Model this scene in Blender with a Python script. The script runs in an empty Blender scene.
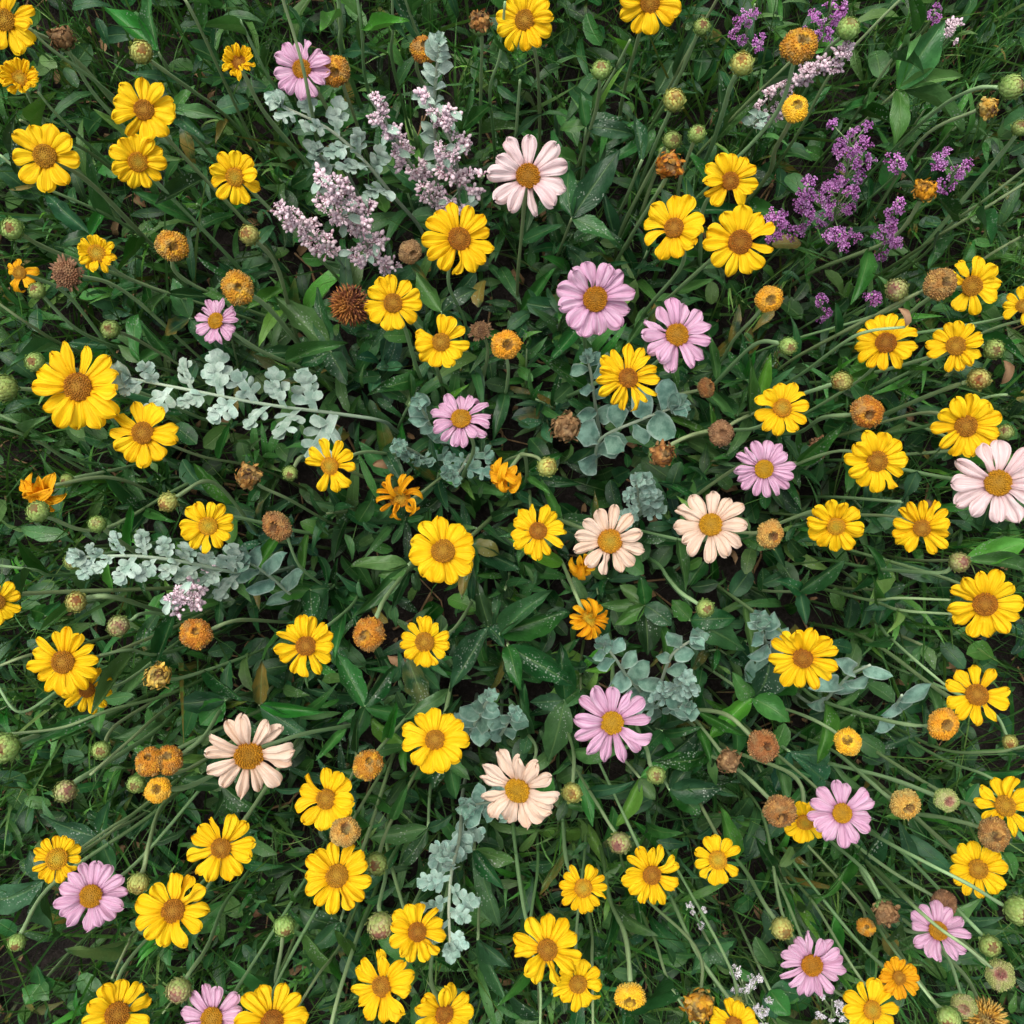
import bpy, math, random
from mathutils import Vector, Matrix, Quaternion, noise as mnoise

C = bpy.context.scene
COL = C.collection
R_ = random.Random(11)

# ------------------------------------------------------------------ camera
H = 1.0          # camera height above the soil, looking straight down
T = 0.5          # tangent of half the field of view
cam_data = bpy.data.cameras.new('camera')
cam = bpy.data.objects.new('camera', cam_data)
COL.objects.link(cam)
cam.location = (0, 0, H)
cam_data.angle = 2 * math.atan(T)
cam_data.clip_start = 0.01
cam_data.clip_end = 100
C.camera = cam

# ------------------------------------------------------------------ sky and sun (overcast, soft)
world = bpy.data.worlds.new('World')
C.world = world
world.use_nodes = True
wn = world.node_tree.nodes
wl = world.node_tree.links
wn.clear()
sky = wn.new('ShaderNodeTexSky')
sky.sky_type = 'NISHITA'
sky.sun_disc = False
SUN_EL, SUN_ROT = math.radians(70), math.radians(-30)
sky.sun_elevation = SUN_EL
sky.sun_rotation = SUN_ROT
sky.dust_density = 6.0
sky.air_density = 1.0
sky.ozone_density = 0.6
bg = wn.new('ShaderNodeBackground')
bg.inputs['Strength'].default_value = 0.13
wo = wn.new('ShaderNodeOutputWorld')
cloud = wn.new('ShaderNodeHueSaturation')
cloud.inputs['Saturation'].default_value = 0.45
wl.new(sky.outputs[0], cloud.inputs['Color'])
wl.new(cloud.outputs[0], bg.inputs[0])
wl.new(bg.outputs[0], wo.inputs[0])
sd = bpy.data.lights.new('sun', 'SUN')
sd.energy = 1.5
sd.angle = math.radians(35)
sd.color = (1.0, 0.95, 0.87)
sun = bpy.data.objects.new('sun', sd)
COL.objects.link(sun)
sdir = Vector((math.sin(SUN_ROT) * math.cos(SUN_EL), math.cos(SUN_ROT) * math.cos(SUN_EL), math.sin(SUN_EL)))
sun.rotation_euler = sdir.to_track_quat('Z', 'Y').to_euler()
sun.location = sdir * 3
C.view_settings.view_transform = 'Standard'
C.view_settings.look = 'None'
C.view_settings.exposure = 0.6
C.view_settings.gamma = 1.0


# ------------------------------------------------------------------ helpers
def mpp(z):
    return (H - z) * T / 512.0


def P(px, py, z):
    s = mpp(z)
    return Vector(((px - 512) * s, (512 - py) * s, z))


class MB:
    """collects vertices, faces and one uv per vertex, builds ONE mesh"""
    def __init__(self):
        self.v, self.f, self.uv = [], [], []

    def add(self, verts, faces, uvs, M=None):
        o = len(self.v)
        if M is not None:
            verts = [M @ Vector(p) for p in verts]
        self.v.extend([tuple(p) for p in verts])
        self.f.extend([tuple(i + o for i in f) for f in faces])
        self.uv.extend(uvs)

    def mesh(self, name, mat):
        me = bpy.data.meshes.new(name)
        me.from_pydata(self.v, [], self.f)
        ul = me.uv_layers.new(name='UVMap')
        flat = []
        for f in self.f:
            for i in f:
                flat.extend(self.uv[i])
        ul.data.foreach_set('uv', flat)
        me.polygons.foreach_set('use_smooth', [True] * len(self.f))
        me.materials.append(mat)
        me.update()
        return me


def link(name, data, parent=None, M=None):
    o = bpy.data.objects.new(name, data)
    COL.objects.link(o)
    if parent is not None:
        o.parent = parent
    if M is not None:
        o.matrix_basis = M
    return o


def tag(o, label, cat, group=None, kind=None):
    o['label'] = label
    o['category'] = cat
    if group:
        o['group'] = group
    if kind:
        o['kind'] = kind
    return o


def thing(name, loc, label, cat, group=None):
    o = bpy.data.objects.new(name, None)
    o.empty_display_size = 0.01
    COL.objects.link(o)
    o.location = loc
    return tag(o, label, cat, group)


def spline(pts, n):
    """Catmull-Rom through pts, n samples per span"""
    pts = [Vector(p) for p in pts]
    a = [pts[0] * 2 - pts[1]] + pts + [pts[-1] * 2 - pts[-2]]
    out = []
    for i in range(1, len(a) - 2):
        p0, p1, p2, p3 = a[i - 1], a[i], a[i + 1], a[i + 2]
        for k in range(n):
            t = k / n
            out.append(0.5 * ((2 * p1) + (p2 - p0) * t + (2 * p0 - 5 * p1 + 4 * p2 - p3) * t * t + (3 * p1 - p0 - 3 * p2 + p3) * t ** 3))
    out.append(pts[-1])
    return out


def tube(mb, pts, r0, r1, sides=6, off=Vector((0, 0, 0)), rnd=0.0):
    n = len(pts)
    up = Vector((0.31, 0.17, 0.93)).normalized()
    vs, fs, uv = [], [], []
    for i, p in enumerate(pts):
        d = (pts[min(i + 1, n - 1)] - pts[max(i - 1, 0)]).normalized()
        s = d.cross(up)
        if s.length < 1e-3:
            s = d.cross(Vector((1, 0, 0)))
        s.normalize()
        b = s.cross(d)
        t = i / (n - 1)
        r = (r0 + (r1 - r0) * t) * (1 + rnd * R_.uniform(-1, 1))
        for k in range(sides):
            a = 2 * math.pi * k / sides
            vs.append(p - off + (s * math.cos(a) + b * math.sin(a)) * r)
            uv.append((t, k / sides))
    for i in range(n - 1):
        for k in range(sides):
            k2 = (k + 1) % sides
            fs.append((i * sides + k, i * sides + k2, (i + 1) * sides + k2, (i + 1) * sides + k))
    fs.append(tuple(range((n - 1) * sides, n * sides)))
    mb.add(vs, fs, uv)


def frame(loc, normal, spin=0.0):
    q = Vector(normal).to_track_quat('Z', 'Y')
    return Matrix.Translation(loc) @ q.to_matrix().to_4x4() @ Matrix.Rotation(spin, 4, 'Z')


def dirframe(base, tip, up=Vector((0, 0, 1)), roll=0.0):
    """frame whose +Y runs from base to tip and whose +Z is as near up as possible; returns (matrix, length)"""
    y = (tip - base)
    L = y.length
    y.normalize()
    x = y.cross(up)
    if x.length < 1e-4:
        x = Vector((1, 0, 0))
    x.normalize()
    z = x.cross(y)
    M = Matrix((x, y, z)).transposed().to_4x4()
    M = Matrix.Translation(base) @ M @ Matrix.Rotation(roll, 4, 'Y')
    return M, L


# ------------------------------------------------------------------ materials
def new_mat(name):
    m = bpy.data.materials.new(name)
    m.use_nodes = True
    nt = m.node_tree
    nt.nodes.clear()
    return m, nt


class NT:
    def __init__(self, nt):
        self.nt = nt

    def n(self, typ, **kw):
        nd = self.nt.nodes.new(typ)
        for k, v in kw.items():
            setattr(nd, k, v)
        return nd

    def put(self, sock, v):
        if isinstance(v, bpy.types.NodeSocket):
            self.nt.links.new(v, sock)
        elif isinstance(v, (tuple, list)) and len(v) == 3 and sock.type == 'RGBA':
            sock.default_value = (*v, 1)
        else:
            sock.default_value = v

    def math(self, op, a, b=0.0, clamp=False):
        nd = self.n('ShaderNodeMath', operation=op, use_clamp=clamp)
        self.put(nd.inputs[0], a)
        self.put(nd.inputs[1], b)
        return nd.outputs[0]

    def mix(self, f, a, b, blend='MIX'):
        nd = self.n('ShaderNodeMix', data_type='RGBA', blend_type=blend)
        self.put(nd.inputs[0], f)
        self.put(nd.inputs[6], a)
        self.put(nd.inputs[7], b)
        return nd.outputs[2]

    def smooth(self, v, lo, hi, a=0.0, b=1.0):
        nd = self.n('ShaderNodeMapRange', interpolation_type='SMOOTHSTEP')
        self.put(nd.inputs[0], v)
        for i, x in zip((1, 2, 3, 4), (lo, hi, a, b)):
            self.put(nd.inputs[i], x)
        return nd.outputs[0]

    def noise(self, vec, scale, detail=2.0, rough=0.5):
        nd = self.n('ShaderNodeTexNoise')
        if vec is not None:
            self.put(nd.inputs['Vector'], vec)
        nd.inputs['Scale'].default_value = scale
        nd.inputs['Detail'].default_value = detail
        nd.inputs['Roughness'].default_value = rough
        return nd.outputs[0]

    def comb(self, x, y, z):
        nd = self.n('ShaderNodeCombineXYZ')
        for i, v in enumerate((x, y, z)):
            self.put(nd.inputs[i], v)
        return nd.outputs[0]

    def basics(self):
        uvn = self.n('ShaderNodeUVMap')
        uvn.uv_map = 'UVMap'
        sp = self.n('ShaderNodeSeparateXYZ')
        self.nt.links.new(uvn.outputs[0], sp.inputs[0])
        geo = self.n('ShaderNodeNewGeometry')
        oi = self.n('ShaderNodeObjectInfo')
        rnd = self.math('FRACT', self.math('ADD', geo.outputs['Random Per Island'], oi.outputs['Random']))
        return sp.outputs[0], sp.outputs[1], geo.outputs['Position'], rnd, oi.outputs['Random']

    def bump(self, h, strength, dist):
        nd = self.n('ShaderNodeBump')
        nd.inputs['Strength'].default_value = strength
        nd.inputs['Distance'].default_value = dist
        self.put(nd.inputs['Height'], h)
        return nd.outputs[0]

    def finish(self, col, rough, spec=0.4, transl=0.0, tcol=None, normal=None, sheen=0.0):
        p = self.n('ShaderNodeBsdfPrincipled')
        self.put(p.inputs['Base Color'], col)
        self.put(p.inputs['Roughness'], rough)
        self.put(p.inputs['Specular IOR Level'], spec)
        if sheen:
            self.put(p.inputs['Sheen Weight'], sheen)
        if normal is not None:
            self.put(p.inputs['Normal'], normal)
        out = self.n('ShaderNodeOutputMaterial')
        if transl > 0:
            t = self.n('ShaderNodeBsdfTranslucent')
            self.put(t.inputs[0], tcol if tcol is not None else col)
            if normal is not None:
                self.put(t.inputs['Normal'], normal)
            mx = self.n('ShaderNodeMixShader')
            mx.inputs[0].default_value = transl
            self.nt.links.new(p.outputs[0], mx.inputs[1])
            self.nt.links.new(t.outputs[0], mx.inputs[2])
            self.nt.links.new(mx.outputs[0], out.inputs[0])
        else:
            self.nt.links.new(p.outputs[0], out.inputs[0])


def leaf_mat(name, dark, mid, warm, rough=0.42, spec=0.45, transl=0.18, speck=1.0, rib=0.6):
    m, nt = new_mat(name)
    b = NT(nt)
    u, v, pos, rnd, ornd = b.basics()
    n1 = b.noise(pos, 60, 3)
    n2 = b.noise(pos, 420, 2)
    col = b.mix(b.smooth(n1, 0.3, 0.7), dark, mid)
    col = b.mix(b.math('MULTIPLY', b.smooth(rnd, 0.55, 1.0), 0.6), col, warm)
    val = b.math('ADD', b.math('MULTIPLY', rnd, 0.75), 0.60)
    hs = b.n('ShaderNodeHueSaturation')
    b.put(hs.inputs['Hue'], b.math('ADD', b.math('MULTIPLY', b.math('FRACT', b.math('MULTIPLY', rnd, 7.3)), 0.05), 0.475))
    b.put(hs.inputs['Saturation'], b.math('ADD', b.math('MULTIPLY', b.math('FRACT', b.math('MULTIPLY', rnd, 13.7)), 0.25), 0.85))
    b.put(hs.inputs['Value'], b.math('MULTIPLY', val, b.math('ADD', b.math('MULTIPLY', n2, 0.4), 0.8)))
    b.put(hs.inputs['Color'], col)
    col = hs.outputs[0]
    old = b.smooth(b.math('FRACT', b.math('MULTIPLY', rnd, 31.7)), 0.972, 0.99)
    col = b.mix(b.math('MULTIPLY', old, b.smooth(n1, 0.35, 0.6)), col, (0.17, 0.13, 0.025))
    av = b.math('ABSOLUTE', b.math('SUBTRACT', v, 0.5))
    ribm = b.smooth(av, 0.015, 0.06, 1.0, 0.0)
    lite = b.mix(0.5, col, (0.15, 0.26, 0.08))
    col = b.mix(b.math('MULTIPLY', ribm, rib), col, lite)
    vein = b.math('SINE', b.math('MULTIPLY', b.math('SUBTRACT', b.math('MULTIPLY', u, 11.0), b.math('MULTIPLY', av, 9.0)), 6.2832))
    hgt = b.math('ADD', b.math('MULTIPLY', vein, 0.10), b.math('MULTIPLY', ribm, -1.0))
    hgt = b.math('ADD', hgt, b.math('MULTIPLY', n2, 1.2))
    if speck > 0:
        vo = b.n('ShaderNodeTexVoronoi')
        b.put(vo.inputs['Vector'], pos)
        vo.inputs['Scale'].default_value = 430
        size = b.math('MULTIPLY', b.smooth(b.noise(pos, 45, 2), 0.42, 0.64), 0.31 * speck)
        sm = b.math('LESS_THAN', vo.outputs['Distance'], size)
        col = b.mix(b.math('MULTIPLY', sm, 0.55), col, (0.34, 0.41, 0.33))  # water drops, their glints painted into the colour as pale specks
    tc = b.mix(0.5, col, (0.10, 0.22, 0.02))
    rg = b.math('ADD', b.math('MULTIPLY', n1, 0.25), rough - 0.12)
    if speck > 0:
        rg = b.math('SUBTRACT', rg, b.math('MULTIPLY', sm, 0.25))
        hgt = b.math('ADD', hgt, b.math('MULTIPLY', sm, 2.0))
    b.finish(col, rg, spec, transl, tc, b.bump(hgt, 0.5, 0.0006))
    return m


def petal_mat(name, tip, alt, base, tiplight, dark_streak, transl=0.36):
    m, nt = new_mat(name)
    b = NT(nt)
    u, v, pos, rnd, ornd = b.basics()
    st = b.noise(b.comb(b.math('MULTIPLY', v, 15.0), b.math('MULTIPLY', u, 1.1), b.math('MULTIPLY', rnd, 37.0)), 1.0, 3, 0.55)
    col = b.mix(rnd, tip, alt)
    col = b.mix(b.smooth(st, 0.42, 0.75), col, tiplight)
    col = b.mix(b.math('MULTIPLY', b.smooth(st, 0.42, 0.25), dark_streak), col, base)
    col = b.mix(b.smooth(u, 0.34, 0.0), col, base)
    fine = b.noise(b.comb(b.math('MULTIPLY', v, 46.0), b.math('MULTIPLY', u, 2.0), b.math('MULTIPLY', rnd, 91.0)), 1.0, 2)
    col = b.mix(b.math('MULTIPLY', b.smooth(fine, 0.54, 0.70), 0.18), col, base)
    blot = b.smooth(b.noise(pos, 260, 2), 0.62, 0.78)
    col = b.mix(b.math('MULTIPLY', blot, 0.25), col, base)
    ridg = b.math('ABSOLUTE', b.math('SINE', b.math('MULTIPLY', v, 14.0)))
    hgt = b.math('ADD', ridg, b.math('MULTIPLY', st, 1.2))
    hgt = b.math('ADD', hgt, b.math('MULTIPLY', fine, 0.7))
    b.finish(col, 0.6, 0.2, transl, col, b.bump(hgt, 0.7, 0.0005))
    return m


def ramp_mat(name, stops, var=0.35, rough=0.7, alt=(0.75, 0.45, 0.05), altamt=0.35, transl=0.0, spec=0.2, patch=0.0):
    """colour runs along uv.x; uv.y is a random number for each floret or scale"""
    m, nt = new_mat(name)
    b = NT(nt)
    u, v, pos, rnd, ornd = b.basics()
    cr = b.n('ShaderNodeValToRGB')
    while len(cr.color_ramp.elements) > 1:
        cr.color_ramp.elements.remove(cr.color_ramp.elements[0])
    e = cr.color_ramp.elements[0]
    e.position, e.color = stops[0][0], (*stops[0][1], 1)
    for p_, c_ in stops[1:]:
        e = cr.color_ramp.elements.new(p_)
        e.color = (*c_, 1)
    uj = b.math('ADD', u, b.math('MULTIPLY', b.math('SUBTRACT', v, 0.5), 0.16))
    b.put(cr.inputs[0], uj)
    col = b.mix(b.math('MULTIPLY', b.smooth(b.math('FRACT', b.math('MULTIPLY', v, 5.77)), 0.6, 1.0), altamt), cr.outputs[0], alt)
    if patch > 0:
        col = b.mix(b.math('MULTIPLY', b.smooth(b.noise(pos, 150, 2), 0.45, 0.68), patch), col, stops[-1][1])
        col = b.mix(b.math('MULTIPLY', b.smooth(b.noise(pos, 210, 1), 0.50, 0.30), patch), col, alt)
    hs = b.n('ShaderNodeHueSaturation')
    b.put(hs.inputs['Hue'], b.math('ADD', b.math('MULTIPLY', ornd, 0.024), 0.488))
    b.put(hs.inputs['Value'], b.math('ADD', b.math('MULTIPLY', v, var), b.math('ADD', 1 - var * 0.75, b.math('MULTIPLY', ornd, 0.2))))
    b.put(hs.inputs['Color'], col)
    b.finish(hs.outputs[0], rough, spec, transl, None, b.bump(b.noise(pos, 900, 2), 0.4, 0.0005))
    return m


def stem_mat(name, c0, c1, rough=0.55):
    m, nt = new_mat(name)
    b = NT(nt)
    u, v, pos, rnd, ornd = b.basics()
    f = b.noise(b.comb(b.math('MULTIPLY', u, 3.0), b.math('MULTIPLY', v, 2.0), b.math('MULTIPLY', ornd, 30.0)), 2.0, 3)
    col = b.mix(b.smooth(u, 0.05, 0.9), c0, c1)
    hs = b.n('ShaderNodeHueSaturation')
    b.put(hs.inputs['Hue'], b.math('ADD', b.math('MULTIPLY', ornd, 0.05), 0.47))
    b.put(hs.inputs['Value'], b.math('ADD', b.math('MULTIPLY', f, 0.8), b.math('ADD', 0.45, b.math('MULTIPLY', ornd, 0.35))))
    b.put(hs.inputs['Color'], col)
    b.finish(hs.outputs[0], rough, 0.3, 0.0, None, b.bump(b.noise(pos, 1500, 2), 0.4, 0.0004))
    return m


def felt_mat(name, c0, c1, transl=0.12):
    m, nt = new_mat(name)
    b = NT(nt)
    u, v, pos, rnd, ornd = b.basics()
    n1 = b.noise(pos, 130, 3)
    n2 = b.noise(pos, 900, 2)
    col = b.mix(b.smooth(n1, 0.35, 0.65), c0, c1)
    av = b.math('ABSOLUTE', b.math('SUBTRACT', v, 0.5))
    edge = b.smooth(av, 0.36, 0.5)
    col = b.mix(b.math('MULTIPLY', edge, 0.35), col, (0.55, 0.66, 0.58))
    hs = b.n('ShaderNodeHueSaturation')
    b.put(hs.inputs['Value'], b.math('ADD', b.math('MULTIPLY', rnd, 0.35), b.math('ADD', 0.62, b.math('MULTIPLY', n2, 0.4))))
    b.put(hs.inputs['Hue'], b.math('ADD', b.math('MULTIPLY', rnd, 0.03), 0.485))
    b.put(hs.inputs['Color'], col)
    b.finish(hs.outputs[0], 0.75, 0.2, transl, None, b.bump(b.math('ADD', n2, n1), 0.6, 0.0008), sheen=0.2)
    return m


M = {}
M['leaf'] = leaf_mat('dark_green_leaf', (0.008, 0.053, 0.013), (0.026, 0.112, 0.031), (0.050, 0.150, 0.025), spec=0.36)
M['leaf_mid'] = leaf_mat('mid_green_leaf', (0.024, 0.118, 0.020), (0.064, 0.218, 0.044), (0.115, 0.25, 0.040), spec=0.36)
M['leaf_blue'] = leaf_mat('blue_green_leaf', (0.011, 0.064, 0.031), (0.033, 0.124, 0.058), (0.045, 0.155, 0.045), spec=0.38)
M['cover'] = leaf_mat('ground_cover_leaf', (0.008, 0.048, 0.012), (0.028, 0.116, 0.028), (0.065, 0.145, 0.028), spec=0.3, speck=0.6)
M['grass'] = leaf_mat('grass_blade', (0.048, 0.170, 0.030), (0.110, 0.290, 0.062), (0.19, 0.32, 0.085), rough=0.5, spec=0.25, speck=0.0, rib=0.3)
M['yellow'] = petal_mat('yellow_petal', (0.95, 0.62, 0.008), (0.93, 0.54, 0.005), (0.80, 0.36, 0.002), (0.97, 0.70, 0.015), 0.40)
M['wilted'] = petal_mat('wilted_orange_petal', (0.90, 0.46, 0.008), (0.84, 0.34, 0.006), (0.44, 0.16, 0.01), (0.92, 0.58, 0.018), 0.7)
M['pink'] = petal_mat('pink_petal', (0.75, 0.45, 0.62), (0.70, 0.39, 0.57), (0.48, 0.18, 0.34), (0.82, 0.61, 0.74), 0.6)
M['peach'] = petal_mat('peach_petal', (0.86, 0.62, 0.46), (0.85, 0.65, 0.52), (0.66, 0.38, 0.24), (0.88, 0.73, 0.60), 0.6)
M['blush'] = petal_mat('pale_pink_petal', (0.86, 0.67, 0.66), (0.84, 0.63, 0.64), (0.64, 0.36, 0.38), (0.89, 0.78, 0.77), 0.6)
M['disc_brown'] = ramp_mat('brown_orange_disc', [(0.0, (0.25, 0.13, 0.010)), (0.35, (0.21, 0.085, 0.008)), (0.75, (0.32, 0.130, 0.008)), (1.0, (0.13, 0.045, 0.007))], alt=(0.58, 0.30, 0.014), altamt=0.5)
M['disc_gold'] = ramp_mat('golden_disc', [(0.0, (0.22, 0.18, 0.018)), (0.4, (0.36, 0.20, 0.010)), (0.8, (0.42, 0.18, 0.008)), (1.0, (0.22, 0.075, 0.008))], alt=(0.70, 0.40, 0.02), altamt=0.5)
M['disc_pinkgold'] = ramp_mat('deep_gold_disc', [(0.0, (0.20, 0.10, 0.008)), (0.45, (0.30, 0.140, 0.006)), (0.8, (0.38, 0.170, 0.006)), (1.0, (0.14, 0.050, 0.007))], alt=(0.62, 0.34, 0.012), altamt=0.5)
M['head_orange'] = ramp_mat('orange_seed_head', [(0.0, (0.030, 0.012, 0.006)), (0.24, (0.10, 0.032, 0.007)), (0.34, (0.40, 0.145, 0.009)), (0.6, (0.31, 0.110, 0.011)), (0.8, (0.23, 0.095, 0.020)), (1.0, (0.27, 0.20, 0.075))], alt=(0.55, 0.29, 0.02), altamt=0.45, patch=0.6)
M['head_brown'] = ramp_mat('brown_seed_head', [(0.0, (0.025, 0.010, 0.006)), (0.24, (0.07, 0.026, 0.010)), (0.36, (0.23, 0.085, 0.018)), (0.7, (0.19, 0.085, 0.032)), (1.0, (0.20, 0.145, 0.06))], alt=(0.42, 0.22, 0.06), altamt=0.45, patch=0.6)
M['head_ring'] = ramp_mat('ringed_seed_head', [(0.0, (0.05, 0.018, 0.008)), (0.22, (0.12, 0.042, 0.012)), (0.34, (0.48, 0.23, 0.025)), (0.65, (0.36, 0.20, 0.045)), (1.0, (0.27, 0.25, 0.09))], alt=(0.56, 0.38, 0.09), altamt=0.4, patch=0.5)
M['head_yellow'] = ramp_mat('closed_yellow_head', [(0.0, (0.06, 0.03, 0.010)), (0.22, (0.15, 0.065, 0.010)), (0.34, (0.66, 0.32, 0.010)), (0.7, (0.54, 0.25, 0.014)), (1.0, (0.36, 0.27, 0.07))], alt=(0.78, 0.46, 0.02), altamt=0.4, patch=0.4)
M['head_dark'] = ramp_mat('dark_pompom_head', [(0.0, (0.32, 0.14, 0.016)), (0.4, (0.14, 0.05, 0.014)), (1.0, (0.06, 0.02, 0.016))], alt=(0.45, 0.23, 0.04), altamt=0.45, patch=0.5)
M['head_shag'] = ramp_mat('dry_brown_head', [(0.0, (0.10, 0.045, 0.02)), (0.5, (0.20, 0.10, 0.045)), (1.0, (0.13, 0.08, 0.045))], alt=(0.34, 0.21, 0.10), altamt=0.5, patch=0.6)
M['bud_green'] = ramp_mat('green_bud', [(0.0, (0.10, 0.025, 0.012)), (0.14, (0.16, 0.06, 0.02)), (0.26, (0.28, 0.34, 0.09)), (0.7, (0.18, 0.30, 0.07)), (1.0, (0.11, 0.22, 0.05))], alt=(0.36, 0.46, 0.18), altamt=0.4, patch=0.3)
M['bud_tan'] = ramp_mat('tan_green_bud', [(0.0, (0.12, 0.035, 0.010)), (0.2, (0.26, 0.09, 0.014)), (0.32, (0.40, 0.36, 0.09)), (0.65, (0.28, 0.33, 0.09)), (1.0, (0.17, 0.25, 0.06))], alt=(0.50, 0.46, 0.15), altamt=0.4, patch=0.4)
M['bud_mauve'] = ramp_mat('mauve_tipped_bud', [(0.0, (0.10, 0.025, 0.025)), (0.2, (0.24, 0.09, 0.07)), (0.42, (0.28, 0.28, 0.10)), (1.0, (0.16, 0.26, 0.06))], alt=(0.40, 0.32, 0.20), altamt=0.4, patch=0.4)
M['calyx'] = ramp_mat('green_calyx', [(0.0, (0.16, 0.24, 0.08)), (1.0, (0.10, 0.18, 0.05))], alt=(0.28, 0.34, 0.14))
M['stem'] = stem_mat('green_stem', (0.075, 0.175, 0.046), (0.255, 0.375, 0.180))
M['stem_dry'] = stem_mat('greyish_stem', (0.12, 0.12, 0.06), (0.24, 0.27, 0.15))
M['silver'] = felt_mat('silver_felted_leaf', (0.24, 0.365, 0.285), (0.40, 0.51, 0.43))
M['silver_dark'] = felt_mat('grey_green_felted_leaf', (0.085, 0.190, 0.138), (0.190, 0.335, 0.255))
M['silver_mid'] = felt_mat('teal_felted_leaf', (0.165, 0.295, 0.235), (0.30, 0.44, 0.37))
M['silver_stem'] = stem_mat('silver_stem', (0.19, 0.28, 0.19), (0.36, 0.44, 0.32))
M['purple'] = ramp_mat('purple_floret', [(0.0, (0.15, 0.03, 0.12)), (0.5, (0.38, 0.11, 0.38)), (1.0, (0.52, 0.23, 0.53))], alt=(0.64, 0.38, 0.66), altamt=0.5, transl=0.15)
M['lavender'] = ramp_mat('lavender_pink_floret', [(0.0, (0.44, 0.24, 0.31)), (0.45, (0.66, 0.48, 0.55)), (1.0, (0.74, 0.62, 0.66))], alt=(0.80, 0.72, 0.73), altamt=0.6, transl=0.15)
M['white_floret'] = ramp_mat('white_floret', [(0.0, (0.50, 0.48, 0.42)), (0.5, (0.74, 0.68, 0.76)), (1.0, (0.80, 0.78, 0.82))], alt=(0.85, 0.85, 0.85), transl=0.15)
M['dry'] = ramp_mat('dry_leaf', [(0.0, (0.16, 0.09, 0.045)), (1.0, (0.27, 0.16, 0.09))], alt=(0.33, 0.22, 0.12))

m, nt = new_mat('dark_soil')
b = NT(nt)
geo = b.n('ShaderNodeNewGeometry')
pos = geo.outputs['Position']
n1 = b.noise(pos, 25, 4)
n2 = b.noise(pos, 240, 4, 0.65)
vo = b.n('ShaderNodeTexVoronoi')
b.put(vo.inputs['Vector'], pos)
vo.inputs['Scale'].default_value = 160
col = b.mix(b.smooth(n1, 0.3, 0.7), (0.010, 0.008, 0.007), (0.026, 0.020, 0.017))
col = b.mix(b.math('MULTIPLY', b.smooth(n2, 0.52, 0.75), 0.7), col, (0.055, 0.046, 0.043))
hgt = b.math('ADD', n2, b.math('MULTIPLY', vo.outputs['Distance'], -0.8))
b.finish(col, 0.85, 0.25, 0, None, b.bump(hgt, 1.0, 0.006))
M['soil'] = m


# ------------------------------------------------------------------ leaf and petal sheets
def prof_lance(u):
    return max(0.05, math.sin(math.pi * min(1, u) ** 0.82) ** 0.85)


def prof_obov(u):
    return max(0.07, (0.12 + 0.88 * min(1, u / 0.62) ** 1.3) * math.sqrt(max(0, 1 - max(0, (u - 0.62) / 0.38) ** 2.2)))


def prof_oval(u):
    return max(0.12, math.sqrt(max(0, 1 - (2 * u - 1) ** 2)) ** 0.9)


def prof_grass(u):
    return max(0.03, (1 - u ** 2.2) * (0.6 + 0.4 * min(1, u * 5)))


def sheet(nu, nv, prof, W, arch=0.25, cup=0.15, wave=0.0, twist=0.0, sway=0.0, seed=0, notch=0.0, groove=0.0):
    """a thin leaf of unit chord along +Y, width W, returns verts, faces, uvs"""
    rr = random.Random(seed)
    ph = rr.uniform(0, 6.28)
    # centreline by integrating a bending angle
    ys, zs = [0.0], [0.0]
    K = 24
    for i in range(K):
        a = arch * (1 - 2 * (i + 0.5) / K) * 1.6
        ys.append(ys[-1] + math.cos(a) / K)
        zs.append(zs[-1] + math.sin(a) / K)
    ch = math.hypot(ys[-1], zs[-1])
    ang = math.atan2(zs[-1], ys[-1])
    def cl(u):
        f = u * K
        i = min(K - 1, int(f))
        t = f - i
        y = ys[i] + (ys[i + 1] - ys[i]) * t
        z = zs[i] + (zs[i + 1] - zs[i]) * t
        return (y * math.cos(ang) + z * math.sin(ang)) / ch, (-y * math.sin(ang) + z * math.cos(ang)) / ch
    vs, uv, fs = [], [], []
    for i in range(nu + 1):
        t_ = i / nu
        u = 1 - (1 - t_) ** 1.5 if prof is prof_petal else 0.45 * t_ + 0.55 * (0.5 - 0.5 * math.cos(math.pi * t_))
        y0, z0 = cl(u)
        w = W * prof(u) * 0.5
        if prof in (prof_lance, prof_obov):
            w *= 1 + rr.uniform(-.09, .09) + .05 * math.sin(u * 23 + ph)
        tw = twist * (u - 0.3)
        for j in range(nv + 1):
            s = -1 + 2 * j / nv
            x = s * w
            y = y0
            if notch:
                y -= u ** 5 * notch * (abs(math.cos(s * math.pi * 1.5 + ph * 0.2)) ** 2 * 0.9 + 0.15 * math.sin(ph + s * 3))
            z = z0 + cup * W * (s * s - 0.3) * prof(u) + wave * W * math.sin(ph + u * 9 + s * 2.5) * abs(s)
            z -= groove * W * math.cos(s * math.pi * 2) * (0.3 + u)
            xx = x * math.cos(tw) - (z - z0) * math.sin(tw)
            zz = z0 + x * math.sin(tw) + (z - z0) * math.cos(tw)
            xx += sway * math.sin(math.pi * u)
            vs.append((xx, y, zz))
            uv.append((u, j / nv))
    for i in range(nu):
        for j in range(nv):
            a = i * (nv + 1) + j
            fs.append((a, a + 1, a + nv + 2, a + nv + 1))
    return vs, fs, uv


def single(name, mat, *a, **k):
    mb = MB()
    mb.add(*sheet(*a, **k))
    return mb.mesh(name, mat)


def prof_petal(u):
    base = 0.34 + 0.66 * (min(1, u / 0.66) ** 0.95)
    tip = math.sqrt(max(0, 1 - max(0, (u - 0.70) / 0.302) ** 2.3))
    return max(0.10, base * tip)


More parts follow.
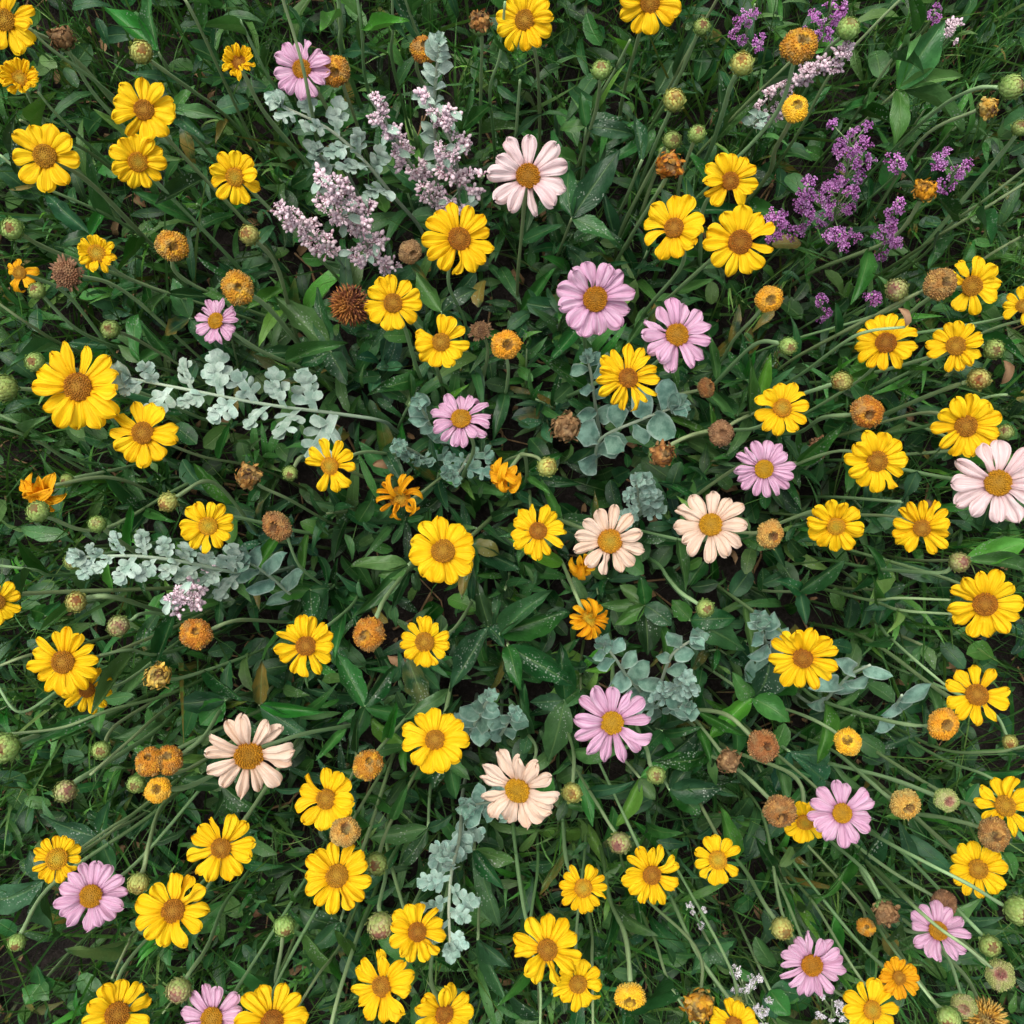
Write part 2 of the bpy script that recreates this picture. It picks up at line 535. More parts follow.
PET = {}
for kind in ('yellow', 'wilted', 'pink', 'peach', 'blush'):
    lst = []
    for i in range(9):
        rr = random.Random(100 + i)
        lst.append(single('petal', M[kind], 10, 8, prof_petal, 1.0, arch=rr.uniform(-0.12, 0.50), cup=rr.uniform(-0.12, 0.14),
                          wave=rr.uniform(0.01, 0.08), twist=rr.uniform(-0.5, 0.5), sway=rr.uniform(-0.05, 0.05), seed=i * 7 + 3,
                          notch=rr.choice([0.02, 0.05, 0.08, 0.11, 0.14]), groove=rr.uniform(0.045, 0.085)))
    PET[kind] = lst
CURL = []
for i in range(5):
    rr = random.Random(300 + i)
    CURL.append(single('petal', M['wilted'], 10, 6, prof_petal, 1.0, arch=rr.uniform(0.9, 1.5), cup=rr.uniform(0.2, 0.45),
                       wave=0.12, twist=rr.uniform(-1, 1), seed=i, notch=0.1, groove=0.05))

LEAF = {}
def leaf_set(key, mat, prof, n, wlo, whi, a0, a1):
    lst = []
    for i in range(n):
        rr = random.Random(500 + i * 3 + len(key))
        lst.append(single('leaf', M[mat], 12, 6, prof, 1.0, arch=rr.uniform(a0, a1), cup=rr.uniform(0.04, 0.24), wave=rr.uniform(0.02, 0.08),
                          twist=rr.uniform(-0.5, 0.5), sway=rr.uniform(-0.06, 0.06), seed=i))
    LEAF[key] = lst
leaf_set('lance', 'leaf', prof_lance, 6, 0.2, 0.3, 0.05, 0.5)
leaf_set('obov', 'leaf', prof_obov, 6, 0.2, 0.3, 0.05, 0.5)
leaf_set('bright', 'leaf_mid', prof_lance, 5, 0.2, 0.3, 0.05, 0.5)
leaf_set('blue', 'leaf_blue', prof_obov, 5, 0.2, 0.3, 0.05, 0.4)
leaf_set('oval_silver', 'silver_dark', prof_oval, 5, 0.2, 0.3, 0.0, 0.3)


def phyllo(n, thmax, squash=1.0):
    """points on a dome, polar angle 0..thmax, (point, normal, fraction)"""
    out = []
    for i in range(n):
        f = (i + 0.5) / n
        cth = 1 - f * (1 - math.cos(thmax))
        th = math.acos(cth)
        a = i * 2.39996
        nrm = Vector((math.sin(th) * math.cos(a), math.sin(th) * math.sin(a), cth))
        p = Vector((nrm.x, nrm.y, nrm.z * squash))
        out.append((p, nrm, th / thmax, a))
    return out


def nub(mb, p, nrm, r, h, uvv, sides=5):
    q = nrm.to_track_quat('Z', 'Y').to_matrix()
    vs, uv = [], []
    for lv, (rr, hh) in enumerate(((1.0, -0.3), (0.9, 0.5))):
        for k in range(sides):
            a = 2 * math.pi * k / sides + lv * 0.3
            vs.append(p + q @ Vector((math.cos(a) * r * rr, math.sin(a) * r * rr, hh * h)))
            uv.append(uvv)
    vs.append(p + nrm * h)
    uv.append((uvv[0], min(1, uvv[1] + 0.15)))
    fs = [(k, (k + 1) % sides, sides + (k + 1) % sides, sides + k) for k in range(sides)]
    fs += [(sides + k, sides + (k + 1) % sides, 2 * sides) for k in range(sides)]
    mb.add(vs, fs, uv)


def dome(mb, r, squash, thmax, uvx, seg=14, rings=7):
    vs, uv, fs = [Vector((0, 0, r * squash))], [(uvx(0), 0.3)], []
    for i in range(1, rings + 1):
        th = thmax * i / rings
        for k in range(seg):
            a = 2 * math.pi * k / seg
            vs.append(Vector((r * math.sin(th) * math.cos(a), r * math.sin(th) * math.sin(a), r * squash * math.cos(th))))
            uv.append((uvx(i / rings), 0.3))
    for k in range(seg):
        fs.append((0, 1 + k, 1 + (k + 1) % seg))
    for i in range(rings - 1):
        for k in range(seg):
            a = 1 + i * seg
            fs.append((a + k, a + seg + k, a + seg + (k + 1) % seg, a + (k + 1) % seg))
    mb.add(vs, fs, uv)


def disc_mesh(mat, seed):
    rr = random.Random(seed)
    mb = MB()
    dome(mb, 0.97, 0.34, 1.55, lambda f: f)
    n = 170
    for p, nrm, f, a in phyllo(n, 1.50):
        p = Vector((p.x, p.y, p.z * 0.36))
        if f < 0.22:
            p.z -= 0.05
        nn = Vector((nrm.x * 0.5, nrm.y * 0.5, 1)).normalized()
        r = 0.078 * rr.uniform(0.8, 1.15)
        h = rr.uniform(0.07, 0.17) * (1.25 if 0.35 < f < 0.9 else 0.75)
        p = p + Vector((rr.uniform(-1, 1), rr.uniform(-1, 1), 0)) * 0.018
        nub(mb, p, nn, r, h, (f, rr.random()))
    return mb.mesh('disc', M[mat])


DISC = {k: [disc_mesh(k, 40 + i) for i in range(3)] for k in ('disc_brown', 'disc_gold', 'disc_pinkgold')}


def scale_leaf(mb, p, nrm, up, L, W, tilt, uvv, curl=0.2):
    """a small bract: starts at p, runs along `up` lifted off the surface by tilt"""
    y = (up * math.cos(tilt) + nrm * math.sin(tilt)).normalized()
    x = y.cross(nrm)
    if x.length < 1e-4:
        x = Vector((1, 0, 0))
    x.normalize()
    z = x.cross(y)
    vs, uv, fs = [], [], []
    for i, (t, w) in enumerate(((0, 0.75), (0.45, 1.0), (0.8, 0.7), (1.0, 0.12))):
        for s in (-1, 0, 1):
            vs.append(p + y * (L * t) + x * (W * 0.5 * w * s) + z * (-0.18 * W * s * s - curl * L * t * t + 0.06 * W))
            uv.append((uvv[0], min(1, uvv[1] * 0.8 + 0.2 * t)))
    for i in range(3):
        for j in range(2):
            a = i * 3 + j
            fs.append((a, a + 1, a + 4, a + 3))
    mb.add(vs, fs, uv)


def head_mesh(kind, mat, seed):
    """unit-radius flower head without rays: centre at origin, axis +Z"""
    rr = random.Random(seed)
    mb = MB()
    if kind in ('pom', 'ring'):     # flat-topped button of packed florets round a sunken dark eye
        pit = rr.uniform(.26, .40) if kind == 'pom' else rr.uniform(.36, .46)
        oa = rr.uniform(0, 6.28)
        od = rr.uniform(.15, .42) if kind == 'pom' else rr.uniform(0, .10)
        ox, oy = od * math.cos(oa), od * math.sin(oa)
        lump = rr.uniform(0, 6.28)

        def surf(nrm, k):
            th = math.acos(max(-1, min(1, nrm.z)))
            an = math.atan2(nrm.y, nrm.x)
            w = 1 + .05 * math.sin(2 * an + lump) + .04 * math.sin(5 * an + lump * 2)
            p = Vector((nrm.x * w, nrm.y * w, nrm.z * .72))
            d = math.hypot(p.x - ox, p.y - oy)
            u = .34 + .66 * th / 2.3
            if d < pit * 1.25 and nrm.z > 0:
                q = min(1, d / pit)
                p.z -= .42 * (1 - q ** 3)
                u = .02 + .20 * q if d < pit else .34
            return p * k, u
        seg, rings = 26, 16
        vs, uv, fs = [], [], []
        for i in range(rings + 1):
            th = .02 + 2.5 * i / rings
            for k in range(seg):
                a_ = 2 * math.pi * k / seg
                p, u = surf(Vector((math.sin(th) * math.cos(a_), math.sin(th) * math.sin(a_), math.cos(th))), .90)
                vs.append(p)
                uv.append((u, .3))
        fs.append(tuple(range(seg)))
        for i in range(rings):
            for k in range(seg):
                fs.append((i * seg + k, (i + 1) * seg + k, (i + 1) * seg + (k + 1) % seg, i * seg + (k + 1) % seg))
        mb.add(vs, fs, uv)
        for p, nrm, f, a in phyllo(360, 2.15):
            if rr.random() < .06:
                continue
            nrm = (nrm + Vector((rr.uniform(-1, 1), rr.uniform(-1, 1), rr.uniform(-1, 1))) * .05).normalized()
            q, u = surf(nrm, .90)
            deep = u < .3
            d = (nrm + Vector((rr.uniform(-1, 1), rr.uniform(-1, 1), rr.uniform(-1, 1))) * .5).normalized()
            nub(mb, q, d, .062 * rr.uniform(.6, 1.3), rr.uniform(.02, .07) if deep else rr.uniform(.04, .15), (u, rr.random()))
        for i in range(16):     # papery bracts round the rim
            th, a = rr.uniform(1.5, 2.1), rr.uniform(0, 6.28)
            nrm = Vector((math.sin(th) * math.cos(a), math.sin(th) * math.sin(a), math.cos(th)))
            t = (Vector((0, 0, 1)) - nrm * nrm.z + Vector((rr.uniform(-1, 1), rr.uniform(-1, 1), rr.uniform(-1, 1))) * .3)
            t = (t - nrm * t.dot(nrm)).normalized()
            q, u = surf(nrm, .92)
            scale_leaf(mb, q, nrm, t, rr.uniform(.25, .45), rr.uniform(.12, .24), rr.uniform(.05, .4), (rr.uniform(.85, 1), rr.random()), rr.uniform(-.1, .4))
    elif kind == 'long':    # big dry pompom of long florets
        dome(mb, 0.6, 0.9, 2.6, lambda f: f)
        for p, nrm, f, a in phyllo(230, 2.3, 0.95):
            d = (nrm + Vector((rr.uniform(-1, 1), rr.uniform(-1, 1), rr.uniform(-1, 1))) * 0.3).normalized()
            nub(mb, p * 0.6, d, 0.052, rr.uniform(0.3, 0.44), (f, rr.random()), 4)
    elif kind == 'shag':    # dry tatters
        dome(mb, 0.68, 0.9, 2.6, lambda f: f)
        for p, nrm, f, a in phyllo(75, 2.3, 0.9):
            t = Vector((rr.uniform(-1, 1), rr.uniform(-1, 1), rr.uniform(-0.5, 1)))
            t = (t - nrm * t.dot(nrm)).normalized()
            scale_leaf(mb, p * rr.uniform(0.55, 0.82), nrm, t, rr.uniform(0.22, 0.42), rr.uniform(0.2, 0.4), rr.uniform(0.2, 0.9), (f, rr.random()), rr.uniform(-0.2, 0.8))
    elif kind == 'bud':     # tight green bud of overlapping bracts
        dome(mb, 0.84, 1.0, 2.9, lambda f: f)
        for p, nrm, f, a in reversed(phyllo(80, 2.7, 1.0)):
            if f < 0.20:
                nub(mb, p * 0.82, nrm, 0.10, rr.uniform(0.0, 0.10), (f * 0.4, rr.random()))
                continue
            up = (Vector((0, 0, 1)) - nrm * nrm.z)
            if up.length < 1e-3:
                continue
            up.normalize()
            scale_leaf(mb, p * 0.86, nrm, up, rr.uniform(0.36, 0.52) * min(1, .25 + f * 1.3), rr.uniform(0.22, 0.36), rr.uniform(0.05, 0.45), (0.12 + 0.88 * f, rr.random()), rr.uniform(.05, .3))
    elif kind == 'star':    # opened dry head with a spiky collar of bracts
        dome(mb, 0.62, 0.6, 1.6, lambda f: f * 0.5)
        for p, nrm, f, a in phyllo(110, 1.5, 0.6):
            nub(mb, p * 0.62, nrm, 0.065, rr.uniform(0.05, 0.18), (f * 0.5, rr.random()))
        for i in range(26):
            a = i * 2.39996
            o = Vector((math.cos(a), math.sin(a), rr.uniform(-0.4, 0.25))).normalized()
            scale_leaf(mb, o * 0.5 + Vector((0, 0, -0.1)), Vector((0, 0, 1)), o, rr.uniform(0.35, 0.6), rr.uniform(0.12, 0.22), rr.uniform(-0.2, 0.3), (0.8, rr.random()), rr.uniform(-0.2, 0.4))
    return mb.mesh('head', M[mat])


HEADS = {}
def head(kind, mat, i):
    k = (kind, mat, i % 3)
    if k not in HEADS:
        HEADS[k] = head_mesh(kind, mat, 900 + (i % 3) * 17 + len(kind))
    return HEADS[k]


mb = MB()
dome(mb, 0.9, 0.8, 1.6, lambda f: f)
for p, nrm, f, a in reversed(phyllo(30, 1.6, 0.8)):
    up = (nrm * nrm.z - Vector((0, 0, 1)))
    if up.length > 1e-3:
        up.normalize()
        scale_leaf(mb, p * 0.9, nrm, up, 0.5, 0.4, 0.1, (f, R_.random()), 0.1)
mb.v = [(x, y, -z) for x, y, z in mb.v]
CALYX = mb.mesh('calyx', M['calyx'])


# ------------------------------------------------------------------ stems
def stem_path(headpt, nrm, path=None, lean=None):
    """points from ground to the head"""
    if path:
        pts = [P(*p) for p in path]          # from near the head downward
        low = pts[-1]
        base = Vector((low.x * 0.97, low.y * 0.97, 0)) + Vector((R_.uniform(-1, 1), R_.uniform(-1, 1), 0)) * 0.012
        seq = [base, base.lerp(low, 0.5) + Vector((0, 0, 0.02))] + pts[::-1] + [headpt]
    else:
        if lean is None:
            lean = (R_.uniform(-1, 1) * 0.035, R_.uniform(-1, 1) * 0.035)
        base = Vector((headpt.x * 0.90 + lean[0], headpt.y * 0.90 + lean[1], 0))
        m1 = base.lerp(headpt, 0.38) + Vector((R_.uniform(-1, 1), R_.uniform(-1, 1), 0)) * 0.012
        m2 = base.lerp(headpt, 0.76) + Vector((R_.uniform(-1, 1), R_.uniform(-1, 1), 0)) * 0.010
        m2 = m2.lerp(headpt - nrm * 0.07, 0.5)
        seq = [base, m1, m2, headpt]
    return spline(seq, 7)


def add_stem(root, pts, r0=0.0017, r1=0.00128, mat='stem', leaves=True):
    mb = MB()
    k_ = R_.uniform(.8, 1.2)
    tube(mb, [Vector(pts[0]) - Vector((0, 0, 0.004))] + pts, r0 * k_, r1 * k_, 6, root.location, 0.12)
    st = link('stem', mb.mesh('stem', M[mat]), root)
    if leaves:
        for k in range(R_.choice([1, 2, 2, 3])):
            i = int(len(pts) * R_.uniform(0.15, 0.62))
            p = pts[i]
            if p.z > .24:
                continue
            a = R_.uniform(0, 6.28)
            L = R_.uniform(0.025, 0.055)
            d = Vector((math.cos(a), math.sin(a), R_.uniform(0.1, 0.9))).normalized()
            Mx, _ = dirframe(p, p + d)
            Mx.translation = p - root.location
            w = L * R_.uniform(0.16, 0.28)
            link('leaf', R_.choice(LEAF['lance'] + LEAF['bright']), st, Mx @ Matrix.Diagonal((w, L, L, 1)))


def face_normal(pt, amt=0.55, tilt=None, rnd=0.20):
    n = Vector((0, 0, 1)) - Vector((pt.x, pt.y, 0)) * (amt / (H - pt.z))
    if tilt:
        n += Vector((tilt[0], -tilt[1], 0))
    else:
        n += Vector((R_.gauss(0, 1), R_.gauss(0, 1), 0)) * rnd
    return n.normalized()


FL_COUNT = 0
def flower(kind, px, py, d, dd, n, z, label, disc='disc_brown', elev=8, wf=1.0, tilt=None, path=None, name=None, lf=1.0, miss=0, group=None, curl=False):
    """px,py: where the disc sits; d, dd: flower and disc diameters in photo pixels at its height"""
    global FL_COUNT
    FL_COUNT += 1
    s = mpp(z)
    pt = P(px, py, z)
    nrm = face_normal(pt, tilt=tilt)
    R, rd = d * 0.5 * s, dd * 0.46 * s
    if kind == 'yellow' and not miss and R_.random() < .12:
        miss = 1
    pts = stem_path(pt - nrm * rd * 0.55, nrm, path)
    root = thing(name or {'yellow': 'yellow_daisy', 'pink': 'pink_daisy', 'peach': 'peach_daisy', 'blush': 'pale_pink_daisy', 'wilted': 'wilted_daisy'}[kind],
                 pts[0].copy(), label, 'flower', group)
    add_stem(root, pts)
    F = frame(pt - root.location, nrm, R_.uniform(0, 6.28))
    link('calyx', CALYX, root, F @ Matrix.Translation((0, 0, -rd * 0.10)) @ Matrix.Diagonal((rd * 0.8, rd * 0.8, rd * 0.8, 1)))
    link('disc', R_.choice(DISC[disc]), root, F @ Matrix.Diagonal((rd, rd, rd, 1)))
    r0 = rd * 0.72
    L0 = (R - r0) * lf
    W0 = 2 * math.pi * (r0 + L0 * 0.62) / n * 1.16 * wf
    skip = set(R_.sample(range(n), miss)) if miss else set()
    for i in range(n):
        if i in skip:
            continue
        lay = i % 2
        a = 2 * math.pi * (i + R_.uniform(-0.17, 0.17)) / n
        L = L0 * R_.uniform(0.92, 1.08) * (0.97 if lay else 1.0)
        W = W0 * R_.uniform(0.82, 1.16)
        e = math.radians(elev + R_.gauss(0, 8) - (6 if lay else 0))
        r = r0
        Mx = F @ Matrix.Rotation(a, 4, 'Z') @ Matrix.Translation((0, r, -0.0006 - 0.0009 * lay + R_.uniform(-1, 1) * 0.0002)) @ Matrix.Rotation(e, 4, 'X') \
            @ Matrix.Rotation(R_.gauss(0, 0.18) if R_.random() > .06 else R_.choice((-.8, .8)), 4, 'Y') @ Matrix.Diagonal((W, L, L, 1))
        link('petal', R_.choice(CURL if (curl and R_.random() < 0.75) else PET[kind]), root, Mx)
    return root


HC = 0
def head_thing(name, kind, mat, px, py, d, z, label, cat='seed head', tilt=None, path=None, group=None, squash=1.0, part=None, stemmat='stem'):
    global HC
    HC += 1
    s = mpp(z)
    pt = P(px, py, z)
    nrm = face_normal(pt, amt=0.35, tilt=tilt, rnd=0.30)
    r = d * 0.5 * s * (.93 if kind == 'bud' else 1)
    pts = stem_path(pt - nrm * r * 0.75 * squash, nrm, path)
    root = thing(name, pts[0].copy(), label, cat, group)
    add_stem(root, pts, 0.0016, 0.0014, stemmat)
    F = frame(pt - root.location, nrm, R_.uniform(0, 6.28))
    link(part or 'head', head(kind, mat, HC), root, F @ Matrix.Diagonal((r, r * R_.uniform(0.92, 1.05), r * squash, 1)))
    if kind in ('pom', 'long', 'ring', 'star', 'shag'):
        link('calyx', CALYX, root, F @ Matrix.Translation((0, 0, -r * 0.42 * squash)) @ Matrix.Diagonal((r * 0.72, r * 0.72, r * 0.6, 1)))
    return root

# ------------------------------------------------------------------ the ground
def soil():
    mb = MB()
    n, S = 90, 1.6
    for j in range(n + 1):
        for i in range(n + 1):
            x, y = -S + 2 * S * i / n, -S + 2 * S * j / n
            h = 0.012 * mnoise.noise(Vector((x * 6, y * 6, 0))) + 0.005 * mnoise.noise(Vector((x * 30, y * 30, 3)))
            mb.v.append((x, y, h))
            mb.uv.append((i / n, j / n))
    for j in range(n):
        for i in range(n):
            a = j * (n + 1) + i
            mb.f.append((a, a + 1, a + n + 2, a + n + 1))
    far = 40.0
    o = len(mb.v)
    ring = [0 * (n + 1) + i for i in range(n)] + [j * (n + 1) + n for j in range(n)] + [n * (n + 1) + i for i in range(n, 0, -1)] + [j * (n + 1) for j in range(n, 0, -1)]
    for r in ring:
        x, y, z = mb.v[r]
        mb.v.append((x * far / S, y * far / S, 0))
        mb.uv.append((0, 0))
    for k in range(len(ring)):
        k2 = (k + 1) % len(ring)
        mb.f.append((ring[k], o + k, o + k2, ring[k2]))
    o = link('ground', mb.mesh('ground', M['soil']))
    tag(o, 'dark crumbly soil showing in the gaps between the plants', 'soil', kind='structure')


soil()

# ------------------------------------------------------------------ yellow daisies
Y = lambda *a, **k: flower('yellow', *a, **k)
B, G, K = 'disc_brown', 'disc_gold', 'disc_pinkgold'
Y(5, 20, 64, 22, 11, .34, 'yellow daisy cut by the photo edge in the top left corner', B)
Y(20, 79, 44, 18, 17, .33, 'half open yellow daisy with upright petals below the top left corner bloom', G, elev=48, wf=1.1, tilt=(.0, -.25))
Y(144, 110, 66, 21, 10, .34, 'yellow daisy with tawny disc standing right above a touching smaller yellow daisy at upper left', B)
Y(45, 156, 67, 24, 9, .34, 'yellow daisy with gaps between its nine petals at far left under the half open bloom', B, wf=.92)
Y(138, 162, 56, 20, 11, .335, 'yellow daisy with greenish gold disc tucked under a larger one at upper left', G)
Y(239, 63, 42, 17, 18, .33, 'half closed yellow daisy with raised petals left of the top pink daisy', B, elev=50, wf=1.1, tilt=(0, -.3))
Y(235, 177, 53, 19, 10, .33, 'yellow daisy alone in green left of the lavender pink spikes', G)
Y(97, 254, 42, 20, 14, .33, 'half open yellow daisy right of a dry starry brown head at left', G, elev=38, tilt=(0, -.2))
Y(459, 239, 74, 25, 13, .345, 'yellow daisy just below the big silver and pink flower spike', B)
Y(525, 20, 62, 21, 11, .34, 'yellow daisy touching the top edge crossed by a thin blade, left of centre top', B)
Y(650, 3, 62, 20, 10, .34, 'yellow daisy half cut by the top edge right of centre', B)
Y(730, 181, 58, 19, 12, .335, 'smallest yellow daisy in the trio at upper right, topmost of the three', B)
Y(674, 228, 66, 21, 10, .335, 'left yellow daisy in the trio at upper right', B)
Y(740, 242, 72, 25, 11, .35, 'largest yellow daisy in the trio at upper right, lowest and rightmost of the three', B)
Y(78, 387, 90, 30, 13, .35, 'largest yellow daisy of all, broad petalled, left of the horizontal silver sprig', B, wf=1.05)
Y(143, 433, 70, 24, 11, .335, 'yellow daisy tucked lower right of the largest yellow daisy at left', B)
Y(393, 303, 58, 20, 11, .335, 'yellow daisy touching the big dark brown pompom head', B)
Y(441, 342, 56, 19, 11, .335, 'yellow daisy with broad ragged petals right below the daisy beside the dark pompom', B)
Y(330, 466, 57, 19, 10, .33, 'yellow daisy with wide gaps between petals right of a brown seed head at centre left', G, wf=.78, miss=1)
Y(628, 378, 67, 21, 15, .345, 'yellow daisy under the two large pink daisies at upper centre', B)
Y(886, 343, 60, 22, 13, .335, 'yellow daisy at right with a green stem lying across its top petals', B)
Y(956, 346, 55, 20, 13, .335, 'yellow daisy with crowded petals right of the one crossed by a stem', B)
Y(972, 286, 58, 21, 9, .335, 'yellow daisy beside a round brown seed head near the upper right edge', B, wf=.85, miss=1)
Y(1023, 306, 40, 14, 10, .33, 'yellow daisy cut by the right edge beside the upper right brown seed heads', B)
Y(782, 408, 56, 20, 11, .335, 'yellow daisy with olive disc between the pink daisy and the orange head at right', G)
Y(966, 426, 66, 23, 11, .34, 'yellow daisy directly above the pale pink daisy at the right edge', B)
Y(877, 461, 64, 22, 11, .34, 'yellow daisy left of the pale pink daisy at the right edge', B, tilt=(.1, .15))
Y(836, 526, 57, 19, 11, .335, 'yellow daisy, left one of the level pair below the right pale pink daisy', G)
Y(922, 528, 59, 18, 14, .335, 'yellow daisy with many petals, right of the level pair below the right pale pink daisy', B)
Y(-3, 602, 46, 16, 10, .335, 'yellow daisy mostly cut off by the left edge at mid height', B)
Y(63, 662, 69, 24, 14, .345, 'yellow daisy overlapping a smaller yellow one at lower left', B)
Y(87, 690, 50, 16, 11, .315, 'smaller yellow daisy peeking from under the double flower at lower left', B, wf=.8)
Y(208, 526, 54, 19, 12, .33, 'yellow daisy with yellow green disc above the pale sprig with mauve buds', G)
Y(443, 551, 71, 25, 11, .345, 'yellow daisy with broad uneven petals in the middle of the bed', B, wf=1.1)
Y(306, 646, 62, 21, 13, .335, 'yellow daisy left of the orange ball head at centre left', B)
Y(425, 642, 54, 21, 13, .335, 'yellow daisy right of the orange ball head with a grey curved stem behind', B, lf=.98)
Y(435, 740, 68, 21, 11, .34, 'yellow daisy left of the grey green sprig in the lower middle', B)
Y(538, 531, 58, 19, 13, .335, 'yellow daisy left of the small peach daisy at the centre', B)
Y(985, 604, 70, 25, 12, .34, 'yellow daisy with bright broad petals near the right edge at mid height', B)
Y(803, 658, 69, 21, 13, .34, 'yellow daisy between grey green leaf sprays at lower right', B)
Y(977, 695, 64, 23, 10, .335, 'yellow daisy with thin gaps beside a closed yellow head at right', B, wf=.82)
Y(57, 859, 49, 22, 14, .325, 'small ragged yellow daisy touching the lower left pink daisy', G, lf=.95)
Y(221, 848, 69, 21, 12, .335, 'yellow daisy below the left peach daisy', B)
Y(173, 911, 72, 24, 11, .34, 'yellow daisy right of a green bud and the lower left pink daisy', B)
Y(117, 1014, 68, 25, 10, .34, 'yellow daisy cut by the bottom edge near the left corner', B)
Y(272, 1022, 76, 24, 11, .34, 'yellow daisy cut by the bottom edge right of the bottom pink daisy', B)
Y(326, 799, 64, 21, 11, .33, 'yellow daisy with tan seed head over its lower petals, right of the left peach daisy', B)
Y(337, 876, 71, 24, 13, .34, 'yellow daisy right under the tan seed head in the lower left middle', B)
Y(417, 932, 60, 20, 12, .335, 'yellow daisy just left of the upright silver sprig at the bottom', B)
Y(382, 986, 70, 22, 13, .34, 'yellow daisy below left of the one beside the upright silver sprig', B)
Y(444, 1014, 64, 20, 11, .335, 'yellow daisy at the bottom edge under the foot of the silver sprig', B)
Y(583, 888, 51, 19, 15, .325, 'small yellow daisy with olive disc above the overlapping pair at the bottom', G, lf=.95)
Y(652, 875, 60, 20, 14, .335, 'yellow daisy right of the small olive disc daisy at the bottom middle', B)
Y(718, 860, 49, 19, 11, .325, 'small yellow daisy with uneven short petals at lower right of centre', G, miss=1, wf=.95)
Y(547, 950, 70, 22, 11, .345, 'upper larger yellow daisy of the overlapping pair at the bottom', B)
Y(578, 984, 52, 19, 11, .325, 'lower smaller yellow daisy of the overlapping pair at the bottom', B, tilt=(.1, .2))
Y(734, 1024, 50, 17, 10, .33, 'yellow daisy only half in view at the bottom edge below white flowers', B)
Y(805, 822, 48, 18, 10, .31, 'yellow daisy hidden behind the lower right pink daisy and a brown head', G, tilt=(-.1, .5))
Y(1005, 806, 62, 22, 10, .335, 'yellow daisy at the right edge above a round brown head', B, wf=.82)
Y(978, 869, 57, 20, 12, .335, 'yellow daisy with a green stem across its lower petals at lower right', B)
Y(872, 1010, 58, 19, 10, .335, 'yellow daisy by the bottom edge below a rumpled older one', G, wf=.95)

W = lambda *a, **k: flower('wilted', *a, **k)
W(400, 497, 48, 22, 13, .325, 'wilting yellow orange daisy with curled petals left of centre', G, elev=20, curl=True, wf=.55)
W(506, 474, 38, 16, 11, .31, 'small crumpled orange yellow daisy above the centre', G, elev=35, curl=True, tilt=(-.2, .3))
W(588, 619, 42, 20, 15, .325, 'small orange daisy with shrivelled petals round an olive disc', G, elev=8, curl=True, wf=.8, path=[(579, 602, .31), (573, 588, .29), (562, 562, .2)])
W(48, 487, 52, 16, 12, .30, 'shrivelled orange daisy seen from the side at the left edge', B, elev=40, curl=True, tilt=(-.5, .4))
W(20, 273, 36, 15, 9, .31, 'shrunken orange daisy with two drooping petals at the left edge', B, elev=-15, curl=True, miss=3)
W(899, 978, 42, 14, 14, .325, 'rumpled older yellow orange daisy at the lower right, behind a bright one', B, elev=22, wf=1.1)
W(582, 565, 30, 12, 10, .24, 'little shrivelled orange daisy half hidden under the small peach daisy', B, elev=30, curl=True, tilt=(-.3, .3))
W(978, 432, 44, 15, 9, .24, 'faded orange daisy low in the shade beside the right pale pink daisy', B, elev=10, curl=True)

# ------------------------------------------------------------------ pink, peach and pale pink daisies
N = lambda *a, **k: flower('pink', *a, **k)
N(302, 69, 58, 20, 13, .33, 'pink daisy at the top left with a green stem across its face', K)
N(216, 321, 48, 18, 15, .33, 'small pink daisy under an orange seed head at left', K)
N(461, 419, 61, 22, 16, .335, 'pink daisy with crowded petals beside small grey green sprigs above centre', K)
N(595, 299, 80, 27, 12, .345, 'large pink daisy, upper left of the two side by side above centre', K, wf=1.02)
N(677, 335, 74, 25, 13, .34, 'large pink daisy, lower right of the two side by side above centre', K)
N(764, 469, 61, 20, 15, .335, 'pink daisy with narrow petals right of the brown seed heads at centre right', K)
N(612, 723, 80, 25, 13, .345, 'pink daisy with loose petals below the grey green leaves at lower centre', K, wf=.9)
N(91, 896, 68, 24, 14, .345, 'pink daisy touching a small ragged yellow daisy at lower left', K)
N(212, 1019, 68, 24, 12, .335, 'pink daisy cut by the bottom edge at left', K)
N(842, 813, 66, 21, 13, .345, 'pink daisy with golden disc over a hidden yellow daisy at lower right', K, tilt=(.12, .0))
N(938, 931, 60, 20, 12, .33, 'pink daisy crossed by a green stem near the bottom right corner', K, wf=.92)
N(812, 965, 66, 23, 17, .34, 'pink daisy with many fine petals near the bottom right, below a green bud', K)
flower('blush', 528, 176, 82, 26, 11, .35, 'pale pink daisy right of the silver and pink spike at top centre', K, wf=.95, lf=1.0)
flower('blush', 998, 483, 90, 28, 12, .35, 'pale pink daisy with large petals cut by the right edge', K, wf=.9)
flower('peach', 610, 541, 72, 26, 12, .34, 'small peach daisy with olive gold disc near the centre', G, wf=.86)
flower('peach', 711, 525, 74, 25, 12, .34, 'peach daisy with long narrow petals right of the centre', K, wf=.9)
flower('peach', 249, 755, 90, 31, 13, .35, 'large peach daisy at lower left with wide orange disc and a thick grey stem', K, wf=.88, path=[(280, 741, .32), (312, 732, .27), (367, 721, .14)])
flower('peach', 518, 790, 86, 28, 13, .35, 'large peach daisy at lower centre below the grey green sprig', K, wf=.95)

